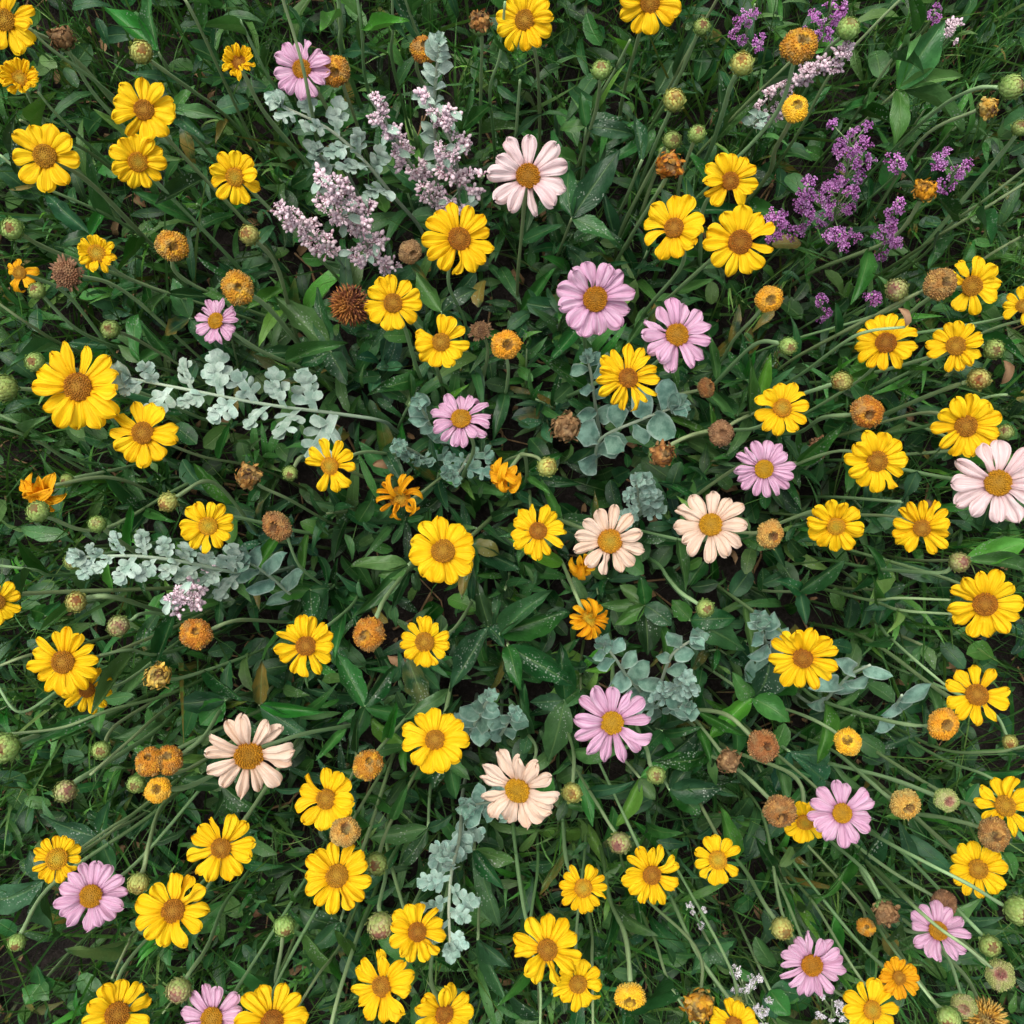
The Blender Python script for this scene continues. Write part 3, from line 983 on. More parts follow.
# ------------------------------------------------------------------ spent heads
SP = lambda kind, mat, *a, **k: head_thing('spent_flower', kind, mat, *a, **k)
SP('shag', 'head_shag', 62, 38, 30, .30, 'dark dry seed head below the top left corner')
SP('pom', 'head_orange', 172, 246, 33, .33, 'tan and orange seed head left of a small round bud at upper left')
SP('pom', 'head_orange', 238, 288, 36, .335, 'orange seed head just above the small left pink daisy')
SP('pom', 'head_orange', 336, 71, 30, .325, 'orange seed head touching the top left pink daisy', path=[(344, 88, .30), (352, 110, .27), (365, 148, .17)])
SP('pom', 'head_orange', 424, 50, 28, .30, 'orange brown seed head half hidden behind the tip of a silver spike')
SP('shag', 'head_brown', 480, 22, 30, .30, 'brown cone shaped seed head on a straight stem near the top edge', tilt=(0, -.8), path=[(482, 42, .27), (481, 80, .22), (480, 150, .10)])
SP('long', 'head_dark', 350, 305, 46, .33, 'big dark brown pompom seed head with gold tips')
SP('ring', 'head_yellow', 506, 345, 31, .325, 'orange ringed closed head right of two yellow daisies above centre', path=[(507, 360, .30), (508, 378, .26), (502, 410, .15)])
SP('shag', 'head_orange', 669, 165, 35, .335, 'fuzzy pinkish orange seed head left of the upper right yellow trio', path=[(664, 182, .31), (650, 205, .27), (620, 255, .15)])
SP('pom', 'head_orange', 799, 46, 38, .335, 'orange brown seed head beside purple florets at the top right')
SP('ring', 'head_yellow', 795, 109, 28, .33, 'small closed bright yellow head right of the pale lavender spike', path=[(788, 126, .3), (775, 150, .25), (768, 175, .2)])
SP('ring', 'head_yellow', 769, 299, 28, .325, 'orange ringed closed head below the upper right yellow trio', path=[(758, 313, .30), (735, 338, .24), (722, 360, .17)])
SP('pom', 'head_brown', 940, 284, 34, .345, 'round brown seed head leaning on a yellow daisy near the upper right edge', path=[(918, 293, .32), (870, 318, .28), (795, 358, .17)])
SP('pom', 'head_orange', 867, 412, 35, .335, 'orange brown seed head right of a yellow daisy with olive disc', path=[(848, 415, .31), (822, 418, .27), (800, 432, .15)])
SP('shag', 'head_brown', 662, 455, 32, .30, 'crumbly brown seed head on a curved stem above the peach daisies', path=[(676, 442, .28), (695, 434, .27), (716, 430, .24)])
SP('pom', 'head_shag', 721, 433, 26, .29, 'dark brown seed head right of the crumbly one above the peach daisies', path=[(735, 422, .26), (755, 412, .2)])
SP('shag', 'head_shag', 566, 427, 38, .27, 'ragged dead flower head left of grey green leaves above centre')
SP('shag', 'head_brown', 248, 476, 32, .325, 'pinkish brown crumpled seed head left of a gappy yellow daisy', path=[(262, 487, .30), (290, 500, .26), (325, 520, .14)])
SP('star', 'head_shag', 66, 274, 38, .32, 'starry dry brown head with spiky bracts at left')
SP('pom', 'head_brown', 277, 526, 32, .32, 'brown seed head on a bent stem at centre left', path=[(290, 545, .29), (303, 570, .23), (330, 588, .12)])
SP('pom', 'head_orange', 196, 634, 34, .335, 'orange seed head below the mauve budded silver sprig', path=[(212, 629, .31), (240, 620, .28), (285, 622, .15)])
SP('pom', 'head_orange', 369, 634, 34, .335, 'orange ball head between two yellow daisies at centre left', path=[(377, 616, .31), (386, 597, .27), (408, 570, .17)])
SP('shag', 'head_ring', 158, 676, 34, .30, 'withered olive brown bud left of the orange seed head at lower left')
SP('pom', 'head_orange', 150, 762, 30, .325, 'left orange brown head of a touching pair above a ringed head')
SP('pom', 'head_orange', 169, 760, 30, .32, 'right orange brown head of a touching pair above a ringed head', path=[(182, 754, .30), (205, 735, .26), (228, 700, .15)])
SP('ring', 'head_yellow', 158, 790, 27, .33, 'tan ringed closed head with grey middle left of the left peach daisy')
SP('pom', 'head_orange', 368, 765, 32, .33, 'orange seed head below a grey stem left of a yellow daisy at lower middle')
SP('ring', 'head_ring', 345, 832, 31, .345, 'tan seed head squeezed between two yellow daisies at lower left middle')
SP('ring', 'head_ring', 770, 534, 29, .325, 'orange ringed closed head right of the long petalled peach daisy', path=[(756, 533, .30), (730, 533, .26), (700, 540, .2)])
SP('pom', 'head_brown', 763, 746, 33, .33, 'brown seed head on a long curved grey stem at lower right of centre', path=[(745, 730, .30), (722, 713, .27), (680, 706, .17)])
SP('shag', 'head_shag', 729, 761, 30, .29, 'dry shaggy head left of the brown one on a curved stem', path=[(718, 748, .26), (700, 725, .2), (690, 715, .15)])
SP('ring', 'head_yellow', 848, 742, 29, .325, 'small tan yellow closed head at lower right, below grey leaves', path=[(832, 730, .30), (805, 716, .26), (768, 702, .16)])
SP('ring', 'head_yellow', 943, 724, 33, .35, 'yellow closed head overlapping the gappy yellow daisy at right', path=[(925, 726, .32), (885, 720, .28), (820, 700, .16)])
SP('pom', 'head_brown', 780, 811, 34, .34, 'brown seed head left of the hidden yellow daisy at lower right')
SP('ring', 'head_ring', 905, 804, 33, .33, 'tan seed head with dark hole right of the lower right pink daisy', path=[(890, 798, .31), (868, 780, .27), (835, 752, .18)])
SP('ring', 'bud_mauve', 946, 800, 26, .325, 'grey mauve closed head left of the yellow daisy at the right edge')
SP('pom', 'head_brown', 994, 834, 33, .345, 'round brown head under the yellow daisy at the right edge', path=[(976, 826, .32), (945, 818, .28), (900, 808, .2)])
SP('shag', 'head_shag', 886, 913, 32, .30, 'shaggy dry head on a curving stem left of the crossed pink daisy', path=[(877, 892, .28), (862, 868, .25), (832, 842, .17)])
SP('pom', 'head_orange', 866, 927, 19, .28, 'tiny orange head left below a shaggy dry head at lower right')
SP('shag', 'head_orange', 699, 1006, 40, .31, 'crumpled orange brown head left of the white flowers at the bottom')
SP('long', 'head_ring', 986, 1020, 46, .31, 'large dim brown gold head at the bottom right edge')
SP('pom', 'head_shag', 944, 903, 27, .30, 'dark dry head peeking out above the crossed pink daisy')
SP('ring', 'head_yellow', 630, 996, 31, .33, 'half open yellow brown head hanging on an upright stem at the bottom', tilt=(0, .55), path=[(630, 978, .32), (625, 935, .27), (610, 900, .19)])
SP('ring', 'bud_mauve', 1000, 975, 30, .33, 'mauve tan closed head at right near the bottom corner', path=[(982, 960, .32), (958, 938, .29), (915, 905, .22)])
SP('ring', 'bud_mauve', 964, 1006, 26, .31, 'dull mauve head near the bottom right corner')
SP('star', 'head_shag', 480, 330, 26, .25, 'small withered head low in the leaves above the centre')
SP('pom', 'head_shag', 410, 252, 24, .27, 'dull brown head behind the yellow daisy under the silver spike')
SP('shag', 'head_ring', 988, 108, 26, .30, 'withered yellow green head under a large pale bud at the top right')
SP('shag', 'head_yellow', 925, 190, 28, .29, 'withered yellowish head right of the purple flowers')
SP('pom', 'head_brown', 706, 388, 20, .22, 'dim small brown head in shade right of the upper centre pink daisies')
SP('shag', 'head_shag', 818, 448, 26, .17, 'dark dry remains low in the shade left of the right hand yellow daisies')

# ------------------------------------------------------------------ buds
BD = lambda mat, *a, **k: head_thing('flower_bud', 'bud', mat, *a, cat='bud', part='bracts', **k)
BD('bud_tan', 141, 52, 27, .33, 'yellow green bud with brown middle over dark soil at the top left', path=[(152, 62, .31), (180, 82, .27), (225, 115, .16)])
BD('bud_tan', 249, 235, 24, .325, 'tan green bud right of the tan and orange seed head at upper left')
BD('bud_green', 12, 229, 26, .325, 'green bud at the left edge above the shrunken orange daisy')
BD('bud_green', 601, 70, 23, .325, 'green bud with brown tip left of centre, between two top yellow daisies')
BD('bud_green', 702, 27, 20, .32, 'small green bud with orange dot near the top edge', path=[(695, 40, .30), (680, 75, .25), (668, 100, .2)])
BD('bud_tan', 742, 64, 27, .33, 'tan bud with dark brown middle below the top right lavender florets', path=[(732, 82, .30), (722, 115, .25), (708, 155, .16)])
BD('bud_tan', 674, 100, 27, .325, 'tan orange bud above a fuzzy pinkish seed head', path=[(668, 116, .30), (655, 145, .25), (642, 180, .15)])
BD('bud_green', 697, 134, 22, .32, 'plain green bud right of the fuzzy pinkish seed head')
BD('bud_green', 672, 140, 22, .30, 'yellow green half open bud just above the fuzzy pinkish seed head')
BD('bud_green', 848, 29, 27, .33, 'large pointed green bud right of the orange head at the top right', tilt=(.2, -.5), path=[(838, 40, .3), (826, 52, .27), (812, 80, .2)])
BD('bud_green', 1011, 87, 29, .345, 'big pale green bud with pink tip on a long curved stem at the top right', tilt=(.9, 0), path=[(993, 87, .335), (975, 89, .32), (945, 104, .28), (905, 138, .2), (872, 172, .13)])
BD('bud_green', 35, 362, 23, .32, 'greyish green bud upper left of the largest yellow daisy')
BD('bud_green', 4, 388, 34, .33, 'fat green bud cut by the left edge')
BD('bud_tan', 168, 502, 24, .325, 'pale green bud with brown dot lower left of a crumpled seed head')
BD('bud_green', 290, 473, 18, .30, 'small round green bud left of the gappy yellow daisy')
BD('bud_tan', 547, 467, 24, .33, 'hairy pale bud with dark eye just above the centre', path=[(538, 458, .30), (522, 455, .27), (505, 462, .2)])
BD('bud_green', 788, 346, 22, .325, 'grey green round bud below the orange ringed head at upper right')
BD('bud_tan', 842, 381, 24, .33, 'pale hairy bud left below the daisy crossed by a stem', path=[(827, 386, .31), (800, 395, .27), (770, 408, .2)])
BD('bud_mauve', 897, 290, 27, .32, 'green and mauve bud left of the round brown seed head at upper right')
BD('bud_green', 994, 349, 24, .32, 'green bud right of the crowded yellow daisy near the right edge')
BD('bud_tan', 979, 379, 25, .325, 'orange green bud between two yellow daisies at the right edge', path=[(960, 384, .31), (930, 395, .27), (890, 412, .2)])
BD('bud_green', 38, 512, 27, .32, 'green bud under the shrivelled orange daisy at the left edge')
BD('bud_green', 97, 524, 21, .315, 'small green bud above the tip of the pale sprig at left', path=[(108, 532, .30), (125, 545, .27), (150, 560, .2)])
BD('bud_green', 73, 561, 21, .32, 'round green bud at the tip of the pale sprig at left')
BD('bud_tan', 76, 602, 24, .33, 'smooth green bud with brown dot on a long stem at left', path=[(92, 597, .31), (118, 598, .29), (165, 612, .18)])
BD('bud_mauve', 118, 626, 25, .325, 'round green bud with mauve blush right of the smooth one at left', path=[(131, 620, .31), (145, 613, .29), (185, 614, .2)])
BD('bud_green', 705, 608, 22, .33, 'small green bud with red dot on a curved blue grey stem', path=[(695, 602, .32), (680, 592, .30), (668, 578, .26), (660, 566, .2)])
BD('bud_mauve', 959, 562, 24, .325, 'green bud with pink tip left above the bright daisy at the right edge', tilt=(.3, 0), path=[(945, 572, .31), (920, 572, .28), (870, 568, .18)])
BD('bud_green', 5, 748, 36, .335, 'large green bud cut by the left edge at lower height', path=[(18, 742, .32), (45, 733, .28), (100, 718, .18)])
BD('bud_green', 101, 750, 22, .31, 'knobbly small green bud left of the touching orange pair')
BD('bud_mauve', 65, 791, 26, .33, 'pink tinged green bud on a curving stem at lower left', path=[(78, 780, .31), (98, 768, .28), (150, 735, .18)])
BD('bud_tan', 138, 883, 25, .335, 'green bud with dark eye between the lower left pink and yellow daisies', path=[(144, 868, .32), (150, 840, .29), (163, 805, .2)])
BD('bud_mauve', 179, 990, 29, .335, 'green bud with wine red tip left of the bottom pink daisy', tilt=(-.2, .4), path=[(190, 972, .32), (208, 945, .27), (224, 905, .17)])
BD('bud_green', 17, 942, 21, .31, 'small leafy green bud at the lower left over bare soil')
BD('bud_green', 284, 926, 25, .32, 'ruffled bright green bud left below the daisy under the tan head', path=[(282, 945, .28), (276, 982, .2)])
BD('bud_mauve', 381, 925, 33, .32, 'long green bud with dull pink tip left of a yellow daisy at the bottom', tilt=(0, .7), path=[(379, 905, .30), (385, 880, .26), (388, 865, .22)])
BD('bud_mauve', 620, 843, 25, .33, 'green bud with pink eye above the bottom middle yellow daisies', path=[(612, 828, .31), (598, 805, .27), (578, 772, .17)])
BD('bud_green', 656, 775, 21, .325, 'round green bud below the loose pink daisy', path=[(650, 764, .31), (647, 750, .28), (640, 735, .22)])
BD('bud_tan', 572, 793, 23, .32, 'green bud behind the petals of the large peach daisy at lower centre', path=[(573, 778, .30), (574, 760, .26), (572, 745, .2)])
BD('bud_tan', 782, 928, 26, .33, 'green bud with rust red tip above the fine petalled pink daisy', tilt=(.2, .3), path=[(772, 915, .31), (762, 900, .28), (745, 870, .2)])
BD('bud_green', 990, 946, 25, .33, 'green bud right of the crossed pink daisy', path=[(982, 935, .31), (960, 912, .29), (905, 855, .2)])
BD('bud_green', 1018, 910, 33, .345, 'large green bud cut by the right edge near the bottom', path=[(1003, 905, .34), (970, 885, .375), (925, 862, .36), (880, 838, .3), (860, 822, .2)])
BD('bud_green', 949, 1018, 28, .335, 'green bud cut by the bottom edge at right', path=[(935, 1003, .32), (915, 975, .29), (880, 925, .2)])
BD('bud_green', 136, 784, 22, .31, 'bright green leafy bud left of the tan ringed head')
BD('bud_green', 376, 864, 26, .30, 'dim green bud right of the daisy under the tan head')
BD('bud_green', 37, 291, 20, .31, 'smooth small green bud below the starry dry head')
BD('bud_green', 110, 329, 22, .27, 'folded leafy green bud under the half open daisy at left')
BD('bud_tan', 735, 1006, 24, .31, 'yellow green furry bud beside the crumpled orange head at the bottom', squash=.7)
BD('bud_green', 67, 480, 16, .27, 'tiny green bud in the shade beside the shrivelled orange daisy')
BD('bud_green', 1005, 432, 20, .25, 'small green bud in shade above the right edge pale pink daisy')
BD('bud_green', 1020, 128, 20, .31, 'green bud at the right edge below the big pale one')
BD('bud_tan', 1010, 742, 18, .25, 'small pale bud over bare soil at the right edge')
BD('bud_green', 664, 152, 14, .26, 'tiny bud left of the plain green bud at upper centre right')

# ------------------------------------------------------------------ silver felted sprigs
def lobed_leaf(mat, seed, pairs=3):
    """a felted leaf with rounded lobes, unit length along +Y"""
    rr = random.Random(seed)
    mb = MB()
    mb.add(*sheet(6, 2, lambda u: .6 + .4 * u, 0.24, arch=0.2))
    for i in range(pairs):
        t = 0.22 + 0.46 * i / max(1, pairs - 1)
        for s in (-1, 1):
            L = rr.uniform(0.32, 0.44) * (1.05 - 0.25 * t)
            a = s * math.radians(rr.uniform(32, 56))
            Mx = Matrix.Translation((0, t + rr.uniform(-.03, .03), 0.02)) @ Matrix.Rotation(-a, 4, 'Z') @ Matrix.Rotation(math.radians(rr.uniform(-10, 35)), 4, 'X') @ Matrix.Rotation(rr.uniform(-.4, .4), 4, 'Y')
            mb.add(*sheet(6, 4, prof_obov, 0.60, arch=rr.uniform(0.2, .7), cup=rr.uniform(-.15, .22), seed=seed + i), M=Mx @ Matrix.Diagonal((L, L, L, 1)))
    Mx = Matrix.Translation((0, 0.62, 0.02)) @ Matrix.Rotation(rr.uniform(-.2, .2), 4, 'Z') @ Matrix.Rotation(math.radians(rr.uniform(0, 20)), 4, 'X')
    mb.add(*sheet(6, 4, prof_obov, 0.7, arch=.3, cup=.15, seed=seed), M=Mx @ Matrix.Diagonal((.44, .44, .44, 1)))
    return mb.mesh('leaf', M[mat])


LOBED = {('silver', n): [lobed_leaf('silver', i * 5 + n, n + 1) for i in range(4)] for n in (2, 3)}
LOBED.update({('silver_mid', n): [lobed_leaf('silver_mid', 90 + i * 5 + n, n + 1) for i in range(4)] for n in (2, 3)})
LOBED.update({('silver_dark', n): [lobed_leaf('silver_dark', 50 + i * 5 + n, n) for i in range(4)] for n in (2, 3)})
OVAL = {k: [single('leaf', M[k], 8, 6, pf, 1.0, arch=.25 + .1 * i, cup=.05 + .05 * i, wave=.06, twist=.3, seed=i + 9) for i, pf in enumerate((prof_oval, prof_obov, prof_oval, prof_obov))] for k in ('silver', 'silver_mid', 'silver_dark')}


def sprig(path, n, l0, l1, mat, kind, label, r=0.0018, ang=(40, 75), start=0.1, tip=True, wide=.62, group=None, lift=(0, 30)):
    """path runs from the root end to the tip: (px,py,z); leaves alternate along it, lengths l0..l1 in photo pixels"""
    pts = [P(*p) for p in path]
    if pts[0].z > 0.03:
        pts = [Vector((pts[0].x * .96, pts[0].y * .96, 0)), Vector((pts[0].x * .98, pts[0].y * .98, pts[0].z * .55))] + pts
        pre = 2
    else:
        pre = 0
    cu = spline(pts, 10)
    root = thing('silver_leaf_sprig', cu[0].copy(), label, 'leaf sprig', group)
    mb = MB()
    tube(mb, cu, r, r * .55, 6, root.location, .05)
    link('stem', mb.mesh('stem', M['silver_stem']), root)
    first = pre * 10 if pre else 0
    seg = cu[first:]
    side = 1
    for i in range(n):
        t = start + (1 - start) * (i + .3) / n
        k = min(len(seg) - 2, int(t * (len(seg) - 1)))
        p = seg[k]
        d = (seg[k + 1] - seg[max(0, k - 1)]).normalized()
        L = (l0 + (l1 - l0) * t) * mpp(p.z) * R_.uniform(.75, 1.15) * (.84 if kind == 'oval' else 1)
        sidev = Vector((0, 0, 1)).cross(d)
        if sidev.length < .2:
            sidev = Vector((math.cos(i * 2.4), math.sin(i * 2.4), 0))
        sidev.normalize()
        a = math.radians(R_.uniform(*ang))
        lf_ = math.radians(R_.uniform(*lift))
        dd = (d * math.cos(a) + sidev * side * math.sin(a)) * math.cos(lf_) + Vector((0, 0, 1)) * math.sin(lf_)
        side = -side
        Mx, _ = dirframe(p, p + dd, roll=R_.uniform(-.5, .5))
        Mx.translation = p - root.location
        if kind == 'lobed':
            link('leaf', R_.choice(LOBED[(mat, R_.choice((2, 3)))]), root, Mx @ Matrix.Diagonal((L * 1.05, L, L, 1)))
        else:
            link('leaf', R_.choice(OVAL[mat]), root, Mx @ Matrix.Diagonal((L * wide * R_.uniform(.8, 1.05), L, L, 1)))
    if tip:
        p = seg[-1]
        for j in range(7):
            a = j * 2.4
            d = (seg[-1] - seg[-3]).normalized()
            dd = (d * .7 + Vector((math.cos(a), math.sin(a), .5)) * .7).normalized()
            L = l1 * .62 * mpp(p.z) * R_.uniform(.8, 1.1)
            Mx, _ = dirframe(p, p + dd, roll=R_.uniform(-.5, .5))
            Mx.translation = p - root.location
            link('leaf', R_.choice(OVAL[mat]), root, Mx @ Matrix.Diagonal((L * .6, L, L, 1)))
    return root


sprig([(382, 421, .18), (340, 414, .22), (270, 405, .27), (200, 392, .30), (128, 378, .32)], 13, 64, 32, 'silver', 'lobed', 'long silver leaf sprig lying level right of the largest yellow daisy', start=.28)
sprig([(420, 228, .16), (395, 198, .22), (365, 162, .27), (330, 130, .30), (282, 106, .32)], 9, 44, 30, 'silver', 'lobed', 'silver leaf sprig slanting up left under the top left pink daisy', start=.3)
sprig([(345, 170, .2), (328, 165, .25), (318, 152, .28)], 6, 32, 24, 'silver', 'oval', 'short knobbly silver shoot below the slanting silver sprig', start=.3)
sprig([(440, 205, .12), (436, 160, .2), (434, 110, .27), (437, 68, .31), (440, 44, .335)], 22, 30, 22, 'silver', 'oval', 'upright pale silver leaf column behind the pink spikes at top centre', start=.2, ang=(35, 60), lift=(-10, 40))
sprig([(272, 572, .16), (235, 572, .24), (185, 562, .29), (135, 556, .32), (84, 557, .335)], 15, 44, 28, 'silver', 'lobed', 'pale silver leaf sprig at left with mauve buds below it', start=.22)
sprig([(462, 798, .14), (460, 835, .22), (452, 870, .28), (449, 905, .31), (450, 945, .33)], 13, 50, 28, 'silver_mid', 'lobed', 'upright silver leaf sprig with branching leaves at the bottom centre', start=.02)
sprig([(595, 470, .14), (600, 440, .2), (640, 420, .25), (672, 408, .27)], 9, 42, 34, 'silver_dark', 'oval', 'grey green leaf spray showing below the yellow daisy under the pink pair', start=.1, wide=.8)
sprig([(600, 440, .14), (596, 410, .2), (592, 380, .25), (588, 360, .27)], 8, 34, 24, 'silver_dark', 'oval', 'grey green leaf shoot left behind the yellow daisy under the pink pair', start=.1, wide=.75)
sprig([(640, 515, .14), (638, 500, .22), (637, 482, .27)], 10, 34, 24, 'silver_mid', 'lobed', 'grey green leaf rosette above the gap between two peach daisies', start=.1, wide=.75)
sprig([(440, 440, .14), (430, 425, .2), (420, 405, .26)], 7, 34, 24, 'silver_dark', 'oval', 'grey green sprig left of the crowded pink daisy above centre', start=.1, wide=.8)
sprig([(430, 462, .14), (415, 452, .2), (402, 446, .25)], 6, 32, 24, 'silver_dark', 'lobed', 'small grey green sprig just above the wilting daisy left of centre', start=.1, wide=.8)
sprig([(470, 455, .14), (462, 468, .2), (455, 478, .25)], 6, 36, 26, 'silver_dark', 'lobed', 'grey green sprig below the crowded pink daisy above centre', start=.1, wide=.8)
sprig([(650, 700, .14), (630, 680, .2), (615, 658, .26), (605, 645, .28)], 7, 38, 28, 'silver_dark', 'oval', 'left branch of grey green rounded leaves above the loose pink daisy', start=.15, wide=.72)
sprig([(650, 705, .14), (660, 685, .2), (672, 655, .26), (695, 638, .29)], 8, 38, 28, 'silver_dark', 'oval', 'right branch of grey green rounded leaves reaching up beside the loose pink daisy', start=.15, wide=.72)
sprig([(655, 708, .14), (670, 692, .22), (685, 678, .27)], 9, 36, 26, 'silver_mid', 'lobed', 'pale curled silver leaf rosette just above the loose pink daisy', start=.15, wide=.8)
sprig([(660, 712, .12), (672, 708, .18), (685, 706, .22)], 6, 32, 24, 'silver_dark', 'oval', 'low grey green sprig right of the loose pink daisy', start=.15, wide=.8)
sprig([(470, 730, .13), (480, 715, .2), (490, 695, .27)], 9, 36, 24, 'silver_dark', 'oval', 'teal grey leaf sprig above the large peach daisy at lower centre', start=.05, wide=.8)
sprig([(500, 735, .13), (508, 722, .2), (514, 712, .25)], 6, 30, 24, 'silver_dark', 'oval', 'small teal grey sprig right of a larger one above the lower peach daisy', start=.05, wide=.8)
sprig([(770, 660, .13), (765, 640, .2), (758, 622, .26)], 6, 44, 34, 'silver_dark', 'oval', 'blue grey leaf sprig left of the daisy between grey leaf sprays', start=.05, wide=.6)
sprig([(815, 705, .14), (835, 690, .2), (850, 675, .24), (870, 665, .27)], 6, 52, 48, 'silver_dark', 'oval', 'blue grey spoon leaved spray right of the daisy between grey leaf sprays', start=.1, wide=.42, tip=False)
sprig([(885, 725, .13), (893, 710, .2), (902, 695, .25)], 4, 50, 44, 'silver_dark', 'oval', 'single blue grey spoon leaf shoot above the small tan yellow head', start=.2, wide=.42, tip=False)
sprig([(300, 600, .14), (268, 575, .2), (245, 560, .24)], 6, 44, 40, 'silver_dark', 'oval', 'teal grey leaf shoot at the root end of the pale left sprig', start=.1, wide=.5)
sprig([(520, 790, .12), (500, 800, .16), (470, 805, .2)], 6, 40, 32, 'silver_dark', 'oval', 'dim teal leaf shoot left of the lower peach daisy', start=.3, wide=.6)
sprig([(745, 130, .1), (752, 125, .2), (760, 118, .25)], 6, 22, 18, 'silver', 'oval', 'small silver leaf tuft at the foot of the pale lavender spike', start=.3, wide=.5)

# ------------------------------------------------------------------ flower spikes of tiny florets
def cluster_mesh(mat, seed, n=9, petal=1.0, beads=.25):
    """a little whorl of five-lobed florets, about unit radius"""
    rr = random.Random(seed)
    mb = MB()
    for i in range(n):
        a = i * 2.39996
        el = rr.uniform(0.05, 1.3)
        d = Vector((math.cos(a) * math.cos(el), math.sin(a) * math.cos(el), math.sin(el)))
        c = d * rr.uniform(0.45, 1.20)
        F = frame(c, d + Vector((0, 0, .5)), rr.uniform(0, 6))
        rv = rr.random()
        # calyx tube
        vs, uv = [], []
        for k in range(5):
            q = 2 * math.pi * k / 5
            vs.append(Vector((0.09 * math.cos(q), 0.09 * math.sin(q), -0.5)))
            uv.append((0.0, rv))
        for k in range(5):
            q = 2 * math.pi * k / 5
            vs.append(Vector((0.14 * math.cos(q), 0.14 * math.sin(q), 0)))
            uv.append((0.15, rv))
        mb.add(vs, [(k, (k + 1) % 5, 5 + (k + 1) % 5, 5 + k) for k in range(5)], uv, F)
        if rr.random() < beads:      # still a rounded bud
            g = rr.uniform(.8, 1.25) * (1.25 if beads > .5 else 1)
            nub(mb, F @ Vector((0, 0, .05)), d, .17 * g, .30 * g, (rr.uniform(.3, 1), rv), 7)
            continue
        for k in range(5):
            q = 2 * math.pi * (k + rr.uniform(-.1, .1)) / 5
            Mx = F @ Matrix.Rotation(q, 4, 'Z') @ Matrix.Translation((0, .08, 0)) @ Matrix.Rotation(rr.uniform(-.2, .6), 4, 'X')
            L = rr.uniform(.24, .38) * petal
            v, f, u = sheet(3, 2, prof_obov, .8, arch=.3, cup=.1)
            mb.add(v, f, [(0.25 + .75 * uu, rv) for uu, _ in u], Mx @ Matrix.Diagonal((L, L, L, 1)))
        nub(mb, F @ Vector((0, 0, .02)), d, .06, .10, (0.1, rv), 4)
    return mb.mesh('florets', M[mat])


CLU = {k: [cluster_mesh(k, 70 + i * 3, 9 + i, beads=.62 if k == 'lavender' else .25) for i in range(4)] for k in ('purple', 'lavender', 'white_floret')}


def spike(name, path, n, w, mat, label, jitter=.5, size=9.0, stemmat='stem', taper=.35, group=None, leaf=None, start=0.0):
    """path: root to tip; n clusters spread along it, w = half spread in photo pixels"""
    pts = [P(*p) for p in path]
    first = 0
    if pts[0].z > 0.03:
        pts = [Vector((pts[0].x * .96, pts[0].y * .96, 0)), Vector((pts[0].x * .98, pts[0].y * .98, pts[0].z * .55))] + pts
        first = 20
    cu = spline(pts, 10)
    root = thing(name, cu[0].copy(), label, 'flower spike', group)
    mb = MB()
    tube(mb, cu, .0013, .0007, 5, root.location, .05)
    seg = cu[first:]
    spots = []
    if mat == 'lavender':
        n = int(n * 1.45)
    for i in range(n):
        t = start + (1 - start) * (i + .5) / n
        k = min(len(seg) - 1, int(t * (len(seg) - 1)))
        ww = w * (1 - (1 - taper) * t) * mpp(seg[k].z)
        off = Vector((R_.uniform(-1, 1), R_.uniform(-1, 1), R_.uniform(-.3, .7))) * ww
        c = seg[k] + off
        tube(mb, [seg[max(0, k - 2)], seg[max(0, k - 2)].lerp(c, .6), c], .0006, .0004, 4, root.location)
        spots.append((c, off))
    link('stem', mb.mesh('stem', M[stemmat]), root)
    for c, off in spots:
        r = size * mpp(c.z) * (R_.uniform(.65, 1.1) if mat == 'lavender' else R_.uniform(.55, 1.15))
        F = frame(c - root.location, off.normalized() * .8 + Vector((0, 0, 1)), R_.uniform(0, 6))
        link('florets', R_.choice(CLU[mat]), root, F @ Matrix.Scale(r, 4))
        if leaf and R_.random() < .35:
            L = R_.uniform(12, 18) * mpp(c.z)
            a = R_.uniform(0, 6.28)
            Mx, _ = dirframe(c, c + Vector((math.cos(a), math.sin(a), .3)))
            Mx.translation = c - root.location
            link('leaf', R_.choice(OVAL[leaf]), root, Mx @ Matrix.Diagonal((L * .5, L, L, 1)))
    return root


LV = 'lavender_flower_spike'
spike(LV, [(424, 182, .2), (408, 160, .25), (392, 132, .29), (368, 95, .32)], 22, 10, 'lavender', 'narrow lavender pink spike leaning left beside the silver column', size=8, stemmat='silver_stem', leaf='silver')
spike(LV, [(460, 205, .18), (458, 170, .24), (450, 140, .28), (428, 92, .31)], 30, 22, 'lavender', 'broad lavender pink spike in front of the silver column at top centre', size=9, stemmat='silver_stem', leaf='silver')
spike(LV, [(440, 210, .15), (430, 200, .2), (425, 188, .25)], 6, 10, 'lavender', 'short pinkish flower tuft below the narrow lavender spike', size=8, stemmat='silver_stem', leaf='silver')
spike(LV, [(375, 262, .18), (362, 235, .24), (346, 205, .28), (322, 178, .31)], 34, 20, 'lavender', 'large lavender pink spike above the daisy beside the dark pompom', size=9, stemmat='silver_stem', leaf='silver', taper=.5)
spike(LV, [(335, 255, .18), (318, 240, .24), (300, 222, .28), (278, 208, .31)], 16, 13, 'lavender', 'lavender pink spike at the far left of the lavender group', size=9, stemmat='silver_stem')
spike(LV, [(480, 180, .2), (482, 178, .26), (484, 176, .28)], 2, 5, 'lavender', 'tiny pink bud tuft left of the top pale pink daisy', size=8)
spike(LV, [(208, 575, .22), (196, 590, .28), (186, 598, .31), (170, 606, .33)], 14, 12, 'lavender', 'pale mauve bud cluster hanging below the left silver sprig', size=8, stemmat='silver_stem', leaf='silver', taper=.8)
spike(LV, [(760, 118, .18), (788, 85, .25), (818, 70, .29), (848, 48, .32)], 26, 10, 'lavender', 'pale lavender spike slanting right above the small closed yellow head', size=8)
